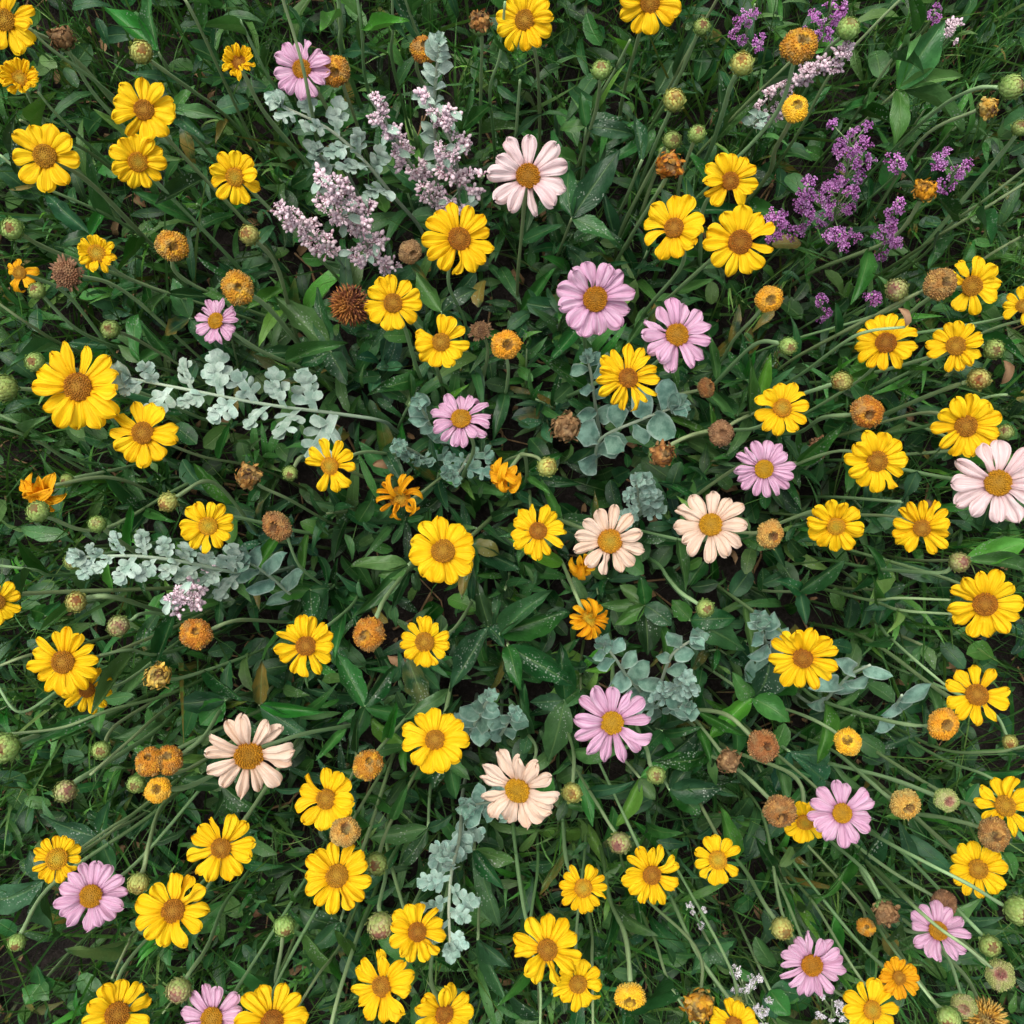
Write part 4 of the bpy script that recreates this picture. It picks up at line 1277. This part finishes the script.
PU = 'purple_flower_spike'
spike(PU, [(830, 225, .16), (838, 200, .22), (848, 165, .28), (850, 128, .32)], 42, 20, 'purple', 'largest purple flower spike at upper right', size=8, taper=.75)
spike(PU, [(800, 230, .16), (804, 210, .22), (808, 184, .29)], 10, 10, 'purple', 'purple spike left of the largest one, right of the yellow trio', size=8)
spike(PU, [(770, 240, .16), (775, 228, .24), (776, 212, .29)], 8, 9, 'purple', 'purple florets touching the largest daisy of the yellow trio', size=8)
spike(PU, [(880, 250, .16), (886, 232, .24), (898, 200, .31)], 14, 11, 'purple', 'slim purple spike right of the largest purple one', size=8)
spike(PU, [(945, 190, .18), (952, 175, .26), (960, 166, .31)], 9, 16, 'purple', 'round purple cluster alone at the upper right', size=9, taper=1)
spike(PU, [(896, 175, .18), (896, 168, .26), (897, 160, .30)], 3, 5, 'purple', 'tiny purple tuft between the largest spike and the lone purple cluster', size=8)
spike(PU, [(832, 245, .18), (836, 240, .24), (840, 234, .28)], 6, 11, 'purple', 'faint purple florets at the foot of the largest purple spike', size=7)
spike(PU, [(815, 40, .2), (825, 22, .26), (834, 4, .3)], 14, 14, 'purple', 'purple spike at the top edge above the orange brown head', size=8, taper=.8)
spike(PU, [(748, 55, .2), (746, 35, .26), (755, 4, .3)], 12, 16, 'purple', 'loose purple florets at the top edge above the tan bud', size=7, taper=.6)
spike(PU, [(930, 22, .2), (932, 15, .26), (934, 10, .3)], 3, 6, 'purple', 'small purple tuft near the top edge at right', size=7)
spike(PU, [(948, 40, .2), (952, 32, .26), (958, 26, .29)], 5, 9, 'lavender', 'pale faded floret cluster near the top right corner', size=6)
spike(PU, [(868, 303, .16), (870, 299, .22), (872, 294, .26)], 4, 8, 'purple', 'small purple tuft left of the green and mauve bud', size=7)
spike(PU, [(822, 315, .12), (821, 306, .18), (820, 300, .22)], 4, 6, 'purple', 'dim purple tuft in shade between two buds at upper right', size=6)
WF = 'white_flower_cluster'
spike(WF, [(745, 1000, .2), (744, 990, .25), (742, 980, .28)], 11, 18, 'white_floret', 'small white flower cluster at the bottom left of the pink fine petalled daisy', size=6, taper=1)
spike(WF, [(832, 1012, .2), (832, 1006, .24), (832, 1000, .27)], 8, 14, 'white_floret', 'small white flower cluster under the pink fine petalled daisy', size=6, taper=1)
spike(WF, [(762, 1016, .18), (762, 1014, .22), (762, 1012, .25)], 3, 6, 'white_floret', 'three white florets beside the half seen bottom daisy', size=6)
spike(WF, [(700, 925, .14), (696, 915, .17), (692, 908, .2)], 6, 14, 'white_floret', 'dim white florets low below the small uneven daisy', size=4.5)
spike(WF, [(770, 1000, .14), (769, 999, .2), (769, 999, .22)], 2, 4, 'white_floret', 'lone white floret left of the fine petalled pink daisy', size=5)

# ------------------------------------------------------------------ leafy shoots that can be told apart in the photo
def shoot(node, z, tips, label, key='lance', group=None):
    """node: pixel where the leaves meet; tips: (px, py, width px, z offset)"""
    pn = P(node[0], node[1], z)
    base = Vector((pn.x * .97 + R_.uniform(-1, 1) * .01, pn.y * .97 + R_.uniform(-1, 1) * .01, 0))
    root = thing('leafy_shoot', base, label, 'leafy shoot', group)
    mb = MB()
    tube(mb, spline([base - Vector((0, 0, .004)), base.lerp(pn, .5) + Vector((R_.uniform(-1, 1), R_.uniform(-1, 1), 0)) * .006, pn], 6), .0017, .0012, 6, base)
    link('stem', mb.mesh('stem', M['stem']), root)
    for t in tips:
        tz = z + (t[3] if len(t) > 3 else R_.uniform(-.012, .016))
        pt = P(t[0], t[1], tz)
        Mx, L = dirframe(pn, pt, roll=R_.uniform(-.35, .35))
        Mx.translation = pn - base
        w = t[2] * mpp(z) * 0.98
        k = t[4] if len(t) > 4 else key
        link('leaf', R_.choice(LEAF[k]), root, Mx @ Matrix.Diagonal((w, L, L, 1)))
    return root


def widen(v, f, uv):
    return v, f, uv


SH = shoot
SH((365, 707), .19, [(336, 653, 23), (395, 664, 17), (405, 714, 15), (350, 745, 18)], 'pair of lance leaves in a V above the orange head at lower middle')
SH((408, 565), .20, [(351, 566, 16), (352, 618, 16), (378, 575, 13)], 'pointed shoot with pale flecked leaf left of the broad petalled middle daisy')
SH((489, 627), .19, [(476, 580, 15), (520, 622, 14), (450, 692, 22), (505, 648, 14)], 'shoot with four long leaves in the gap left of the centre of the bed')
SH((408, 658), .17, [(428, 708, 25), (440, 690, 18)], 'broad leaf shoot under the daisy right of the orange ball head')
SH((260, 705), .18, [(326, 712, 15), (312, 738, 20), (262, 660, 16)], 'shoot with level leaves between the left peach daisy and a yellow one')
SH((310, 590), .16, [(312, 625, 18), (330, 588, 18), (268, 590, 18)], 'dark shoot under the bent stem of the brown head at centre left')
SH((500, 634), .20, [(567, 612, 25), (552, 590, 20)], 'two large lance leaves pointing right at the centre of the bed')
SH((508, 646), .21, [(574, 686, 26), (520, 690, 18)], 'large glossy flecked leaf pointing down right at the centre of the bed')
SH((565, 700), .17, [(560, 642, 22), (530, 702, 18), (548, 762, 28), (580, 690, 20)], 'dark leaf cluster left of the loose pink daisy')
SH((690, 620), .18, [(745, 650, 30), (672, 600, 20), (735, 618, 22)], 'large flecked oblong leaf right of the curved stem bud')
SH((645, 605), .17, [(600, 605, 14), (615, 625, 16), (648, 655, 26), (672, 625, 22), (640, 575, 16), (620, 585, 16)], 'small leaved shoot between the shrivelled orange daisy and the curved stem bud')
SH((752, 698), .20, [(708, 740, 20), (732, 672, 18), (770, 662, 34, .02, 'blue'), (790, 722, 24)], 'shoot with bright rolled leaf right of the loose pink daisy', 'bright')
SH((700, 730), .17, [(652, 768, 20), (690, 775, 18), (720, 760, 16)], 'shoot with a leaf pointing down left under the curved grey stem')
SH((330, 352), .19, [(317, 287, 19), (275, 297, 27), (348, 385, 22), (300, 365, 16)], 'upright broad leaves left of the dark pompom')
SH((442, 312), .20, [(416, 272, 19), (478, 290, 16), (470, 335, 14)], 'shoot below the yellow daisy under the silver column')
SH((390, 478), .16, [(359, 442, 17, .02, 'bright'), (395, 440, 20)], 'olive tinted leaf left of the wilting daisy')
SH((572, 218), .21, [(620, 150, 28), (601, 201, 12), (570, 170, 20), (615, 240, 20)], 'tall shoot with broad leaf right of the top pale pink daisy')
SH((586, 127), .22, [(580, 91, 13), (622, 117, 20), (560, 130, 14), (634, 135, 18)], 'shoot right of the green bud with brown tip near the top')
SH((642, 160), .22, [(634, 114, 14), (655, 130, 12)], 'narrow shoot left of the plain green bud at upper centre right')
SH((898, 90), .24, [(893, 147, 20, 0, 'lance'), (963, 76, 15), (962, 132, 14), (945, 20, 32, .02), (900, 40, 12)], 'large leafy shoot at the top right with long flecked leaves', 'bright')
SH((158, 52), .17, [(103, 6, 20), (148, -5, 14), (135, 70, 12)], 'shoot with broad leaf over dark soil at the top left')
SH((172, 112), .20, [(225, 121, 14), (205, 140, 14), (195, 85, 12)], 'shoot right of the upper left tawny disc daisy')
SH((90, 235), .18, [(47, 195, 18), (60, 245, 14), (110, 200, 12)], 'narrow leaved shoot above the half open daisy at left')
SH((190, 318), .20, [(173, 278, 20), (165, 335, 16), (215, 350, 16)], 'shoot left of the small pink daisy')
SH((140, 362), .17, [(141, 312, 15), (118, 345, 12), (165, 350, 12)], 'shoot above the tip of the level silver sprig')
SH((100, 838), .18, [(40, 815, 26), (114, 872, 18), (110, 800, 16)], 'large dark leaf shoot above the small ragged daisy at lower left')
SH((45, 880), .17, [(-10, 895, 32), (60, 935, 18), (30, 850, 18)], 'broad dark leaf at the left edge beside the lower left pink daisy')
SH((222, 785), .18, [(258, 812, 22), (180, 780, 16)], 'shoot under the left peach daisy')
SH((428, 828), .20, [(370, 838, 20), (400, 864, 15), (452, 815, 12)], 'oblong level leaf right of the tan seed head between two daisies')
SH((448, 760), .19, [(456, 799, 15), (470, 780, 12), (432, 790, 14)], 'shoot with a hanging leaf below the daisy left of the teal sprig')
SH((474, 850), .18, [(515, 862, 20), (505, 890, 16), (500, 930, 18)], 'dark leaves right of the upright silver sprig')
SH((478, 940), .18, [(512, 967, 16), (505, 1000, 14)], 'shoot near the bottom edge right of the silver sprig foot')
SH((340, 922), .17, [(298, 905, 22), (310, 950, 18), (360, 945, 16)], 'dark leaves under the daisy at lower left middle')
SH((640, 778), .21, [(616, 826, 15), (682, 752, 14), (655, 800, 16)], 'shoot with bright pointed leaf left of the round green bud', 'bright')
SH((670, 790), .20, [(722, 788, 26), (690, 765, 20), (700, 815, 22)], 'broad leaves right of the round green bud at lower centre')
SH((540, 1018), .18, [(505, 990, 15), (515, 1022, 12)], 'grassy leaf at the bottom edge left of the overlapping pair')
SH((800, 592), .19, [(845, 561, 17), (806, 625, 14), (775, 580, 16)], 'shoot with flecked pointed leaf left of the long stems at right')
SH((790, 752), .17, [(825, 780, 30), (775, 790, 24), (830, 755, 20)], 'broad dull leaves below the brown head on a curved stem', 'blue')
SH((965, 560), .20, [(1030, 540, 24), (1028, 570, 16)], 'bright green leaf at the right edge above the bright daisy', 'bright')
SH((902, 502), .22, [(917, 471, 15), (885, 520, 14)], 'spoon leaf standing up between two yellow daisies at right', 'obov')
SH((798, 462), .19, [(809, 446, 14), (785, 440, 12)], 'small spoon leaf right of the narrow petalled pink daisy', 'obov')
SH((885, 590), .19, [(868, 545, 14), (878, 625, 18), (865, 610, 20), (905, 585, 14)], 'shoot where the long stems meet left of the bright right edge daisy')
SH((922, 645), .18, [(920, 705, 12), (935, 670, 14), (905, 660, 12)], 'narrow hanging leaf left of the gappy daisy at right')
SH((470, 545), .17, [(476, 580, 16), (500, 555, 18), (462, 600, 18), (520, 570, 16)], 'dark shoot right of the broad petalled middle daisy')
SH((40, 985), .14, [(25, 1005, 20), (50, 1000, 18), (55, 980, 18), (35, 965, 14)], 'lobed low leaves over bare soil at the bottom left', 'bright')
SH((710, 945), .18, [(695, 970, 20), (725, 965, 22), (690, 945, 14), (735, 940, 14)], 'leafy shoot left of the white flowers at the bottom')
SH((770, 990), .17, [(790, 1015, 24), (800, 995, 20), (775, 1020, 20)], 'broad leaves under the fine petalled pink daisy')
SH((45, 615), .20, [(30, 610, 20), (60, 600, 16)], 'bright oval leaf left of the double yellow flower', 'bright')
SH((100, 700), .20, [(100, 735, 16, .01, 'bright'), (135, 695, 14), (95, 670, 14)], 'bright blade below the smaller peeking daisy at lower left')
SH((225, 700), .19, [(175, 705, 22), (200, 725, 26), (230, 660, 14)], 'dark leaf fan upper left of the large peach daisy')

# ------------------------------------------------------------------ the mass of leafy shoots between the flowers
def foliage_mesh(key, seed, mat, prof, nn, l0, l1, wr, h, el):
    rr = random.Random(seed)
    mb = MB()
    for i in range(nn):
        t = i / max(1, nn - 1)
        z = h * (0.35 + 0.65 * t)
        for s in (0, 1):
            a = i * 1.75 + s * math.pi + rr.uniform(-.5, .5)
            L = rr.uniform(l0, l1) * (1.0 - .35 * t)
            e = math.radians(rr.uniform(*el) + 25 * t)
            d = Vector((math.cos(a) * math.cos(e), math.sin(a) * math.cos(e), math.sin(e)))
            Mx, _ = dirframe(Vector((0, 0, z)), Vector((0, 0, z)) + d, roll=rr.uniform(-.5, .5))
            Mx.translation = Vector((0, 0, z))
            v, f, u = sheet(9, 4, prof, wr * rr.uniform(.8, 1.25), arch=rr.uniform(.1, .7), cup=rr.uniform(.05, .25), wave=rr.uniform(.02, .1), twist=rr.uniform(-.6, .6), sway=rr.uniform(-.06, .06), seed=rr.randrange(999))
            mb.add(v, f, u, Mx @ Matrix.Scale(L, 4))
    return mb.mesh('leaves', M[mat])


def stemlet(h, seed):
    rr = random.Random(seed)
    mb = MB()
    tube(mb, spline([(0, 0, -.01), (rr.uniform(-.002, .002), rr.uniform(-.002, .002), h * .5), (0, 0, h)], 4), .0018, .001, 5)
    return mb.mesh('stem', M['stem'])


KINDS = []
for i in range(5):
    KINDS.append(('dark lance-leaved', foliage_mesh('l', 10 + i, 'leaf', prof_lance, 6, .035, .070, .20, .15, (5, 40)), stemlet(.15, i)))
for i in range(4):
    KINDS.append(('dark spoon-leaved', foliage_mesh('o', 20 + i, 'leaf', prof_obov, 6, .028, .062, .24, .14, (0, 35)), stemlet(.14, i)))
for i in range(3):
    KINDS.append(('blue green spoon-leaved', foliage_mesh('b', 30 + i, 'leaf_blue', prof_obov, 6, .025, .052, .30, .14, (0, 35)), stemlet(.14, i)))
for i in range(4):
    KINDS.append(('fresh green lance-leaved', foliage_mesh('m', 40 + i, 'leaf_mid', prof_lance, 6, .035, .07, .20, .16, (15, 50)), stemlet(.16, i)))
for i in range(4):
    KINDS.append(('narrow-leaved', foliage_mesh('n', 50 + i, 'leaf_mid', prof_lance, 7, .05, .10, .10, .18, (30, 68)), stemlet(.17, i)))

for i in range(4):
    KINDS.append(('grassy', foliage_mesh('g', 60 + i, 'grass', prof_grass, 9, .08, .15, .038, .10, (38, 78)), stemlet(.10, i)))

BARE = [(60, 910, 48), (15, 990, 45), (115, 30, 42), (55, 20, 25), (985, 715, 40), (930, 725, 30), (925, 320, 24), (140, 275, 20), (640, 545, 12), (700, 560, 14)]
def region(px, py):
    v = 'upper' if py < 341 else ('middle' if py < 683 else 'lower')
    h = 'left' if px < 341 else ('middle' if px < 683 else 'right')
    if v == h:
        return 'centre of the bed'
    return v + ' ' + h + ' of the bed'


cells = []
GN = 17
for j in range(GN):
    for i in range(GN):
        px = (i + .5 + R_.uniform(-.48, .48)) / GN * 1080 - 28
        py = (j + .5 + R_.uniform(-.48, .48)) / GN * 1080 - 28
        if any((px - x) ** 2 + (py - y) ** 2 < r * r for x, y, r in BARE):
            continue
        cells.append((px, py))
R_.shuffle(cells)
for px, py in cells[:250]:
    er = max(abs(px - 512), abs(py - 512)) / 512
    if er > .62 or (px > 680 and py < 330):
        k = R_.choice([0, 3, 10, 12, 13, 14, 15, 16, 17, 18, 19, 16, 17, 18, 19, 20, 21, 22, 23, 20, 21, 22, 23])
    else:
        k = R_.choice([0, 1, 2, 3, 4, 0, 1, 2, 3, 4, 5, 6, 7, 8, 9, 10, 11, 12, 13])
    kn, fm, sm = KINDS[k]
    zz = .15
    p = P(px, py, zz)
    sc = R_.uniform(.68, 1.06)
    if er > .62:
        sc *= .86
    if py < 60 and px < 240:
        sc *= .8
    lab = kn + ' shoot among the flower stems, ' + region(px, py)
    o = thing('leafy_shoot', Vector((p.x, p.y, 0)), lab, 'leafy shoot', kn + ' shoots, ' + region(px, py))
    o.rotation_euler = (R_.gauss(0, .15), R_.gauss(0, .15), R_.uniform(0, 6.28))
    o.scale = (sc, sc, sc * R_.uniform(.8, 1.2))
    link('leaves', fm, o)
    link('stem', sm, o)

# ------------------------------------------------------------------ tall bare stalks
def stalk(path, label, nleaf=5, group=None, r=.0015):
    pts = [P(*p) for p in path]      # tip first
    low = pts[-1]
    seq = [Vector((low.x * .97, low.y * .97, -.003))] + pts[::-1]
    cu = spline(seq, 9)
    root = thing('green_stalk', seq[0].copy(), label, 'stalk', group)
    mb = MB()
    tube(mb, cu, r, r * .6, 6, root.location, .06)
    st = link('stem', mb.mesh('stem', M['stem']), root)
    for k in range(nleaf):
        i = int(len(cu) * (0.35 + .6 * (k + R_.random() * .6) / max(1, nleaf)))
        i = min(i, len(cu) - 1)
        p = cu[i]
        a = R_.uniform(0, 6.28)
        L = R_.uniform(.03, .06)
        d = (cu[min(i + 1, len(cu) - 1)] - cu[i - 1]).normalized() * .8 + Vector((math.cos(a), math.sin(a), .1)) * .8
        Mx, _ = dirframe(p, p + d)
        Mx.translation = p - root.location
        link('leaf', R_.choice(LEAF['bright'] + LEAF['lance']), st, Mx @ Matrix.Diagonal((L * .17, L, L, 1)))


ST = stalk
ST([(178, -6, .34), (196, 20, .33), (290, 10, .26)][:2] + [(262, 160, .12)], 'stalk leaning down from the top left beside the half closed daisy', 3)
ST([(281, -6, .41), (294, 35, .385), (304, 72, .365), (312, 112, .325), (322, 150, .2)], 'stalk crossing the face of the top left pink daisy', 0)
ST([(338, -5, .30), (341, 25, .27), (345, 62, .2)], 'thick straight stalk at the top edge right of the top left pink daisy', 2, r=.0024)
ST([(357, -4, .32), (362, 35, .28), (368, 90, .18)], 'branching stalk at the top edge above the narrow lavender spike', 4)
ST([(392, -6, .31), (393, 30, .27), (394, 70, .2)], 'thin stalk at the top edge above the silver column', 1)
ST([(404, -4, .32), (414, 25, .28), (428, 65, .2)], 'slanting stalk at the top edge left of the cone shaped head', 2)
ST([(505, 2, .355), (500, 55, .3), (490, 90, .25), (494, 140, .15)], 'twisted stalk between the cone shaped head and the top yellow daisy', 2)
ST([(520, 80, .31), (517, 120, .25), (515, 160, .18)], 'pale stalk under the top edge yellow daisy', 1)
ST([(630, 40, .30), (615, 70, .26), (590, 120, .18)], 'stalk under the half cut daisy at the top edge', 1)
ST([(720, -6, .32), (700, 30, .28), (668, 90, .2), (650, 130, .12)], 'stalk rising to the top edge left of the tan bud', 3)
ST([(812, 30, .31), (790, 62, .28), (745, 105, .22), (690, 165, .13)], 'long stalk running up to the orange brown head at the top right', 1)
ST([(905, -5, .33), (870, 30, .30), (830, 75, .25), (800, 130, .18), (770, 175, .1)], 'long stalk crossing the pale lavender spike at the top right', 0)
ST([(920, 25, .31), (895, 55, .28), (862, 105, .21), (845, 130, .15)], 'forked leafy stalk near the top right corner', 6)
ST([(1030, 180, .33), (990, 205, .30), (945, 232, .25), (905, 258, .18)], 'stalk with orange joint at the right edge above the yellow daisies', 2)
ST([(1030, 165, .33), (985, 200, .28), (950, 225, .22), (915, 262, .14)], 'second stalk beside the one with an orange joint at the right edge', 2)
ST([(1030, 232, .32), (985, 258, .28), (930, 300, .2)], 'stalk at the right edge above the daisy beside the round brown head', 1)
ST([(905, 327, .365), (870, 331, .35), (845, 342, .32), (800, 375, .22), (770, 392, .14)], 'stalk lying across a yellow daisy at right', 0)
ST([(1030, 395, .32), (985, 398, .29), (930, 425, .2)], 'stalk reaching the right edge beside the orange green bud', 2)
ST([(1030, 318, .32), (990, 330, .29), (940, 355, .22), (890, 390, .14)], 'stalk behind the crowded yellow daisy near the right edge', 1)
ST([(950, 600, .31), (900, 598, .28), (870, 600, .24), (835, 592, .16)], 'upper of two level stalks left of the bright right edge daisy', 1)
ST([(952, 614, .31), (900, 610, .27), (868, 600, .2)], 'lower of two level stalks left of the bright right edge daisy', 1)
ST([(945, 685, .31), (915, 660, .28), (888, 636, .22), (868, 618, .14)], 'slanting stalk to the gappy daisy at right', 1)
ST([(1030, 745, .31), (990, 752, .27), (930, 745, .18)], 'level stalk over bare soil at the right edge', 2)
ST([(1030, 800, .31), (985, 775, .28), (935, 755, .2)], 'stalk over bare soil slanting down to the right edge', 1)
ST([(992, 968, .36), (965, 946, .375), (938, 927, .37), (905, 898, .34), (865, 860, .2)], 'stalk lying across the pink daisy near the bottom right corner', 0)
ST([(938, 1008, .32), (905, 965, .30), (880, 930, .25), (865, 905, .17)], 'long stalk running down to the bottom right corner', 1)
ST([(865, 985, .32), (845, 955, .29), (815, 905, .22), (790, 875, .14)], 'stalk right of the fine petalled pink daisy', 1)
ST([(700, 1030, .32), (670, 985, .28), (655, 940, .22), (645, 920, .16)], 'stalk passing the crumpled orange head at the bottom', 1)
ST([(593, 1030, .32), (592, 960, .27), (590, 920, .2)], 'upright stalk right of the overlapping yellow pair', 1)
ST([(540, 1030, .32), (540, 985, .29), (530, 930, .24), (538, 860, .15)], 'stalk behind the overlapping yellow pair at the bottom', 1)
ST([(330, 1030, .32), (340, 990, .29), (358, 935, .22), (370, 905, .14)], 'thick stalk left of the bottom daisies', 1, r=.0022)
ST([(296, 1010, .31), (318, 975, .28), (345, 935, .2)], 'pale stalk running to the bottom right of the bottom pink daisy', 1)
ST([(112, 978, .32), (128, 945, .28), (145, 920, .22)], 'stalk above the bottom left daisy', 1)
ST([(75, 852, .30), (110, 828, .26), (150, 802, .2)], 'stalk running from the small ragged daisy to a ringed head', 0)
ST([(-6, 680, .32), (30, 650, .29), (100, 630, .2)][:1] + [(20, 712, .3), (60, 690, .26), (100, 670, .18)], 'stalk at the left edge below the double yellow flower', 0)
ST([(-6, 735, .33), (60, 728, .29), (110, 710, .26), (180, 690, .18)], 'long curving stalk at left above the large cut bud', 1)
ST([(90, 775, .31), (130, 740, .27), (172, 705, .18)], 'curving stalk between the pink tinged bud and the touching orange pair', 0)
ST([(100, 655, .32), (130, 650, .29), (170, 652, .22)], 'stalk running right from the double yellow flower', 1)
ST([(-6, 668, .32), (30, 655, .30), (80, 645, .22)], 'stalk at the left edge behind the double yellow flower', 0)
ST([(-6, 565, .31), (35, 570, .28), (65, 575, .2)], 'yellowish stalk at the left edge above the cut off daisy', 2)
ST([(-6, 412, .32), (30, 430, .29), (75, 460, .2)], 'stalk at the left edge below the fat cut bud', 1)
ST([(-6, 425, .33), (35, 440, .29), (100, 475, .17)], 'long stalk below the largest yellow daisy', 1)
ST([(-6, 300, .31), (30, 325, .28), (75, 350, .2)], 'stalk at the left edge above the largest yellow daisy', 1)
ST([(20, 120, .31), (50, 135, .27), (100, 160, .2)], 'stalk behind the nine petalled daisy at far left', 2)
ST([(30, 28, .33), (50, 48, .31), (100, 85, .25), (150, 130, .15)], 'pale stalk running from the top left corner daisy', 0)
ST([(38, 92, .32), (60, 118, .29), (100, 155, .2)], 'stalk running down right from the half open left daisy', 0)
ST([(0, 155, .30), (40, 185, .27), (125, 225, .18)], 'low stalk under the nine petalled daisy', 2)
ST([(240, 20, .30), (262, 65, .25), (285, 105, .17)], 'stalk left of the top left pink daisy', 3)

# ------------------------------------------------------------------ dry leaves
for px, py, L, a, z, lab in [(290, 690, 26, 10, .06, 'curled brown dry leaf low between two yellow daisies at left'),
                             (262, 915, 18, 60, .08, 'small brown dry leaf left of the ruffled bud'),
                             (930, 500 + 14, 16, 20, .10, 'small dry leaf low behind the many petalled daisy at right'),
                             (1000, 384, 24, -8, .20, 'reddish dry leaf at the right edge beside the orange green bud'),
                             (905, 327, 20, 20, .368, 'mauve brown dry scrap lying on a yellow daisy at right'),
                             (392, 468, 20, 80, .20, 'brown dry leaf tip above the wilting daisy'),
                             (730, 838 - 8, 22, 30, .07, 'dry leaf scraps below the shaggy dry head'),
                             (408, 668, 24, 60, .12, 'pale crumbled leaf below the orange ball head')]:
    p = P(px, py, z)
    Mx = Matrix.Translation(p) @ Matrix.Rotation(math.radians(a), 4, 'Z') @ Matrix.Rotation(.3, 4, 'Y')
    v, f, u = sheet(8, 6, prof_lance, .45, arch=.8, cup=.35, wave=.15, twist=1.2, seed=px)
    mb = MB()
    L *= mpp(z)
    mb.add(v, f, [(uu, (px * .37) % 1) for uu, _ in u], Matrix.Scale(L, 4))
    o = link('dry_leaf', mb.mesh('dry_leaf', M['dry']), None, Mx)
    tag(o, lab, 'dry leaf')

# ------------------------------------------------------------------ low cover, grass and litter nobody could count
def bare_px(x, y, z=0.0):
    s = mpp(z)
    px, py = x / s + 512, 512 - y / s
    return any((px - a) ** 2 + (py - b_) ** 2 < (r * .9) ** 2 for a, b_, r in BARE)


def stuff_cover():
    mb = MB()
    rr = random.Random(5)
    protos = [sheet(5, 2, pf, w, arch=ar, cup=.2, wave=.05, twist=tw, seed=i) for i, (pf, w, ar, tw) in enumerate(
        [(prof_lance, .24, .4, .3), (prof_obov, .34, .3, -.3), (prof_oval, .5, .3, .2), (prof_lance, .16, .6, .5), (prof_oval, .62, .2, .0), (prof_obov, .28, .6, .4)])]
    for i in range(14000):
        x, y = rr.uniform(-.78, .78), rr.uniform(-.78, .78)
        if bare_px(x, y) and rr.random() < .85:
            continue
        z = .004 + .15 * rr.random() ** 1.25
        L = rr.choice([rr.uniform(.012, .028), rr.uniform(.025, .055)])
        v, f, u = rr.choice(protos)
        if L > .03 and max(abs(q[0]) for q in v) > .15:
            L *= .55
        Mx = Matrix.Translation((x, y, z)) @ Matrix.Rotation(rr.uniform(0, 6.28), 4, 'Z') @ Matrix.Rotation(rr.gauss(.25, .4), 4, 'X') @ Matrix.Rotation(rr.gauss(0, .4), 4, 'Y') @ Matrix.Scale(L, 4)
        mb.add(v, f, u, Mx)
    o = link('ground_cover', mb.mesh('ground_cover', M['cover']))
    tag(o, 'dense low dark green leaves filling the shade between the plants', 'ground cover', kind='stuff')


def stuff_grass():
    mb = MB()
    rr = random.Random(8)
    for i in range(17000):
        x, y = rr.uniform(-.8, .8), rr.uniform(-.8, .8)
        er = max(abs(x), abs(y)) / .5
        if rr.random() > .12 + .88 * min(1, max(0, er - .30) / .45):
            continue
        if bare_px(x, y) and rr.random() < .8:
            continue
        h = rr.uniform(.08, .24) * (rr.uniform(1.0, 1.3) if er > .6 else .85)
        a = rr.uniform(0, 6.28)
        le = rr.uniform(.05, .9)
        d = Vector((math.cos(a) * le, math.sin(a) * le, 1)).normalized()
        p = Vector((x, y, 0))
        Mx, _ = dirframe(p, p + d, up=Vector((math.cos(a + 1), math.sin(a + 1), .3)))
        w = rr.choice([rr.uniform(.0010, .0020), rr.uniform(.0014, .0026), rr.uniform(.002, .0050)])
        v, f, u = sheet(7, 2, prof_grass, 1.0, arch=0, cup=.0)
        ar = rr.uniform(.05, .28)
        v = [(xx * w, yy * h, -ar * h * (yy * yy) + .15 * w * abs(xx)) for xx, yy, zz in v]
        mb.add(v, f, u, Mx)
    o = link('grass', mb.mesh('grass', M['grass']))
    tag(o, 'fine green grass blades growing up between the flowers', 'grass', kind='stuff')


def stuff_litter():
    mb = MB()
    rr = random.Random(9)
    for i in range(1500):
        x, y = rr.uniform(-.7, .7), rr.uniform(-.7, .7)
        z = .012 * mnoise.noise(Vector((x * 6, y * 6, 0))) + .005
        if rr.random() < .45:
            L, w = rr.uniform(.02, .06), rr.uniform(.0008, .0018)
            a = rr.uniform(0, 6.28)
            p = Vector((x, y, z + .003))
            tube(mb, [p, p + Vector((math.cos(a), math.sin(a), rr.uniform(-.05, .25))) * L * .5, p + Vector((math.cos(a + .3), math.sin(a + .3), rr.uniform(0, .3))) * L], w, w * .6, 4)
        else:
            v, f, u = sheet(4, 2, prof_oval, .5, arch=.9, cup=.4, wave=.2, twist=1, seed=i % 9)
            rv = rr.random()
            mb.add(v, f, [(uu, rv) for uu, _ in u], Matrix.Translation((x, y, z + .003)) @ Matrix.Rotation(rr.uniform(0, 6.28), 4, 'Z') @ Matrix.Rotation(rr.gauss(0, .5), 4, 'X') @ Matrix.Scale(rr.uniform(.006, .018), 4))
    o = link('plant_litter', mb.mesh('plant_litter', M['dry']))
    tag(o, 'brown bits of dry stems and leaves lying on the dark soil', 'plant litter', kind='stuff')


stuff_cover()
stuff_grass()
stuff_litter()
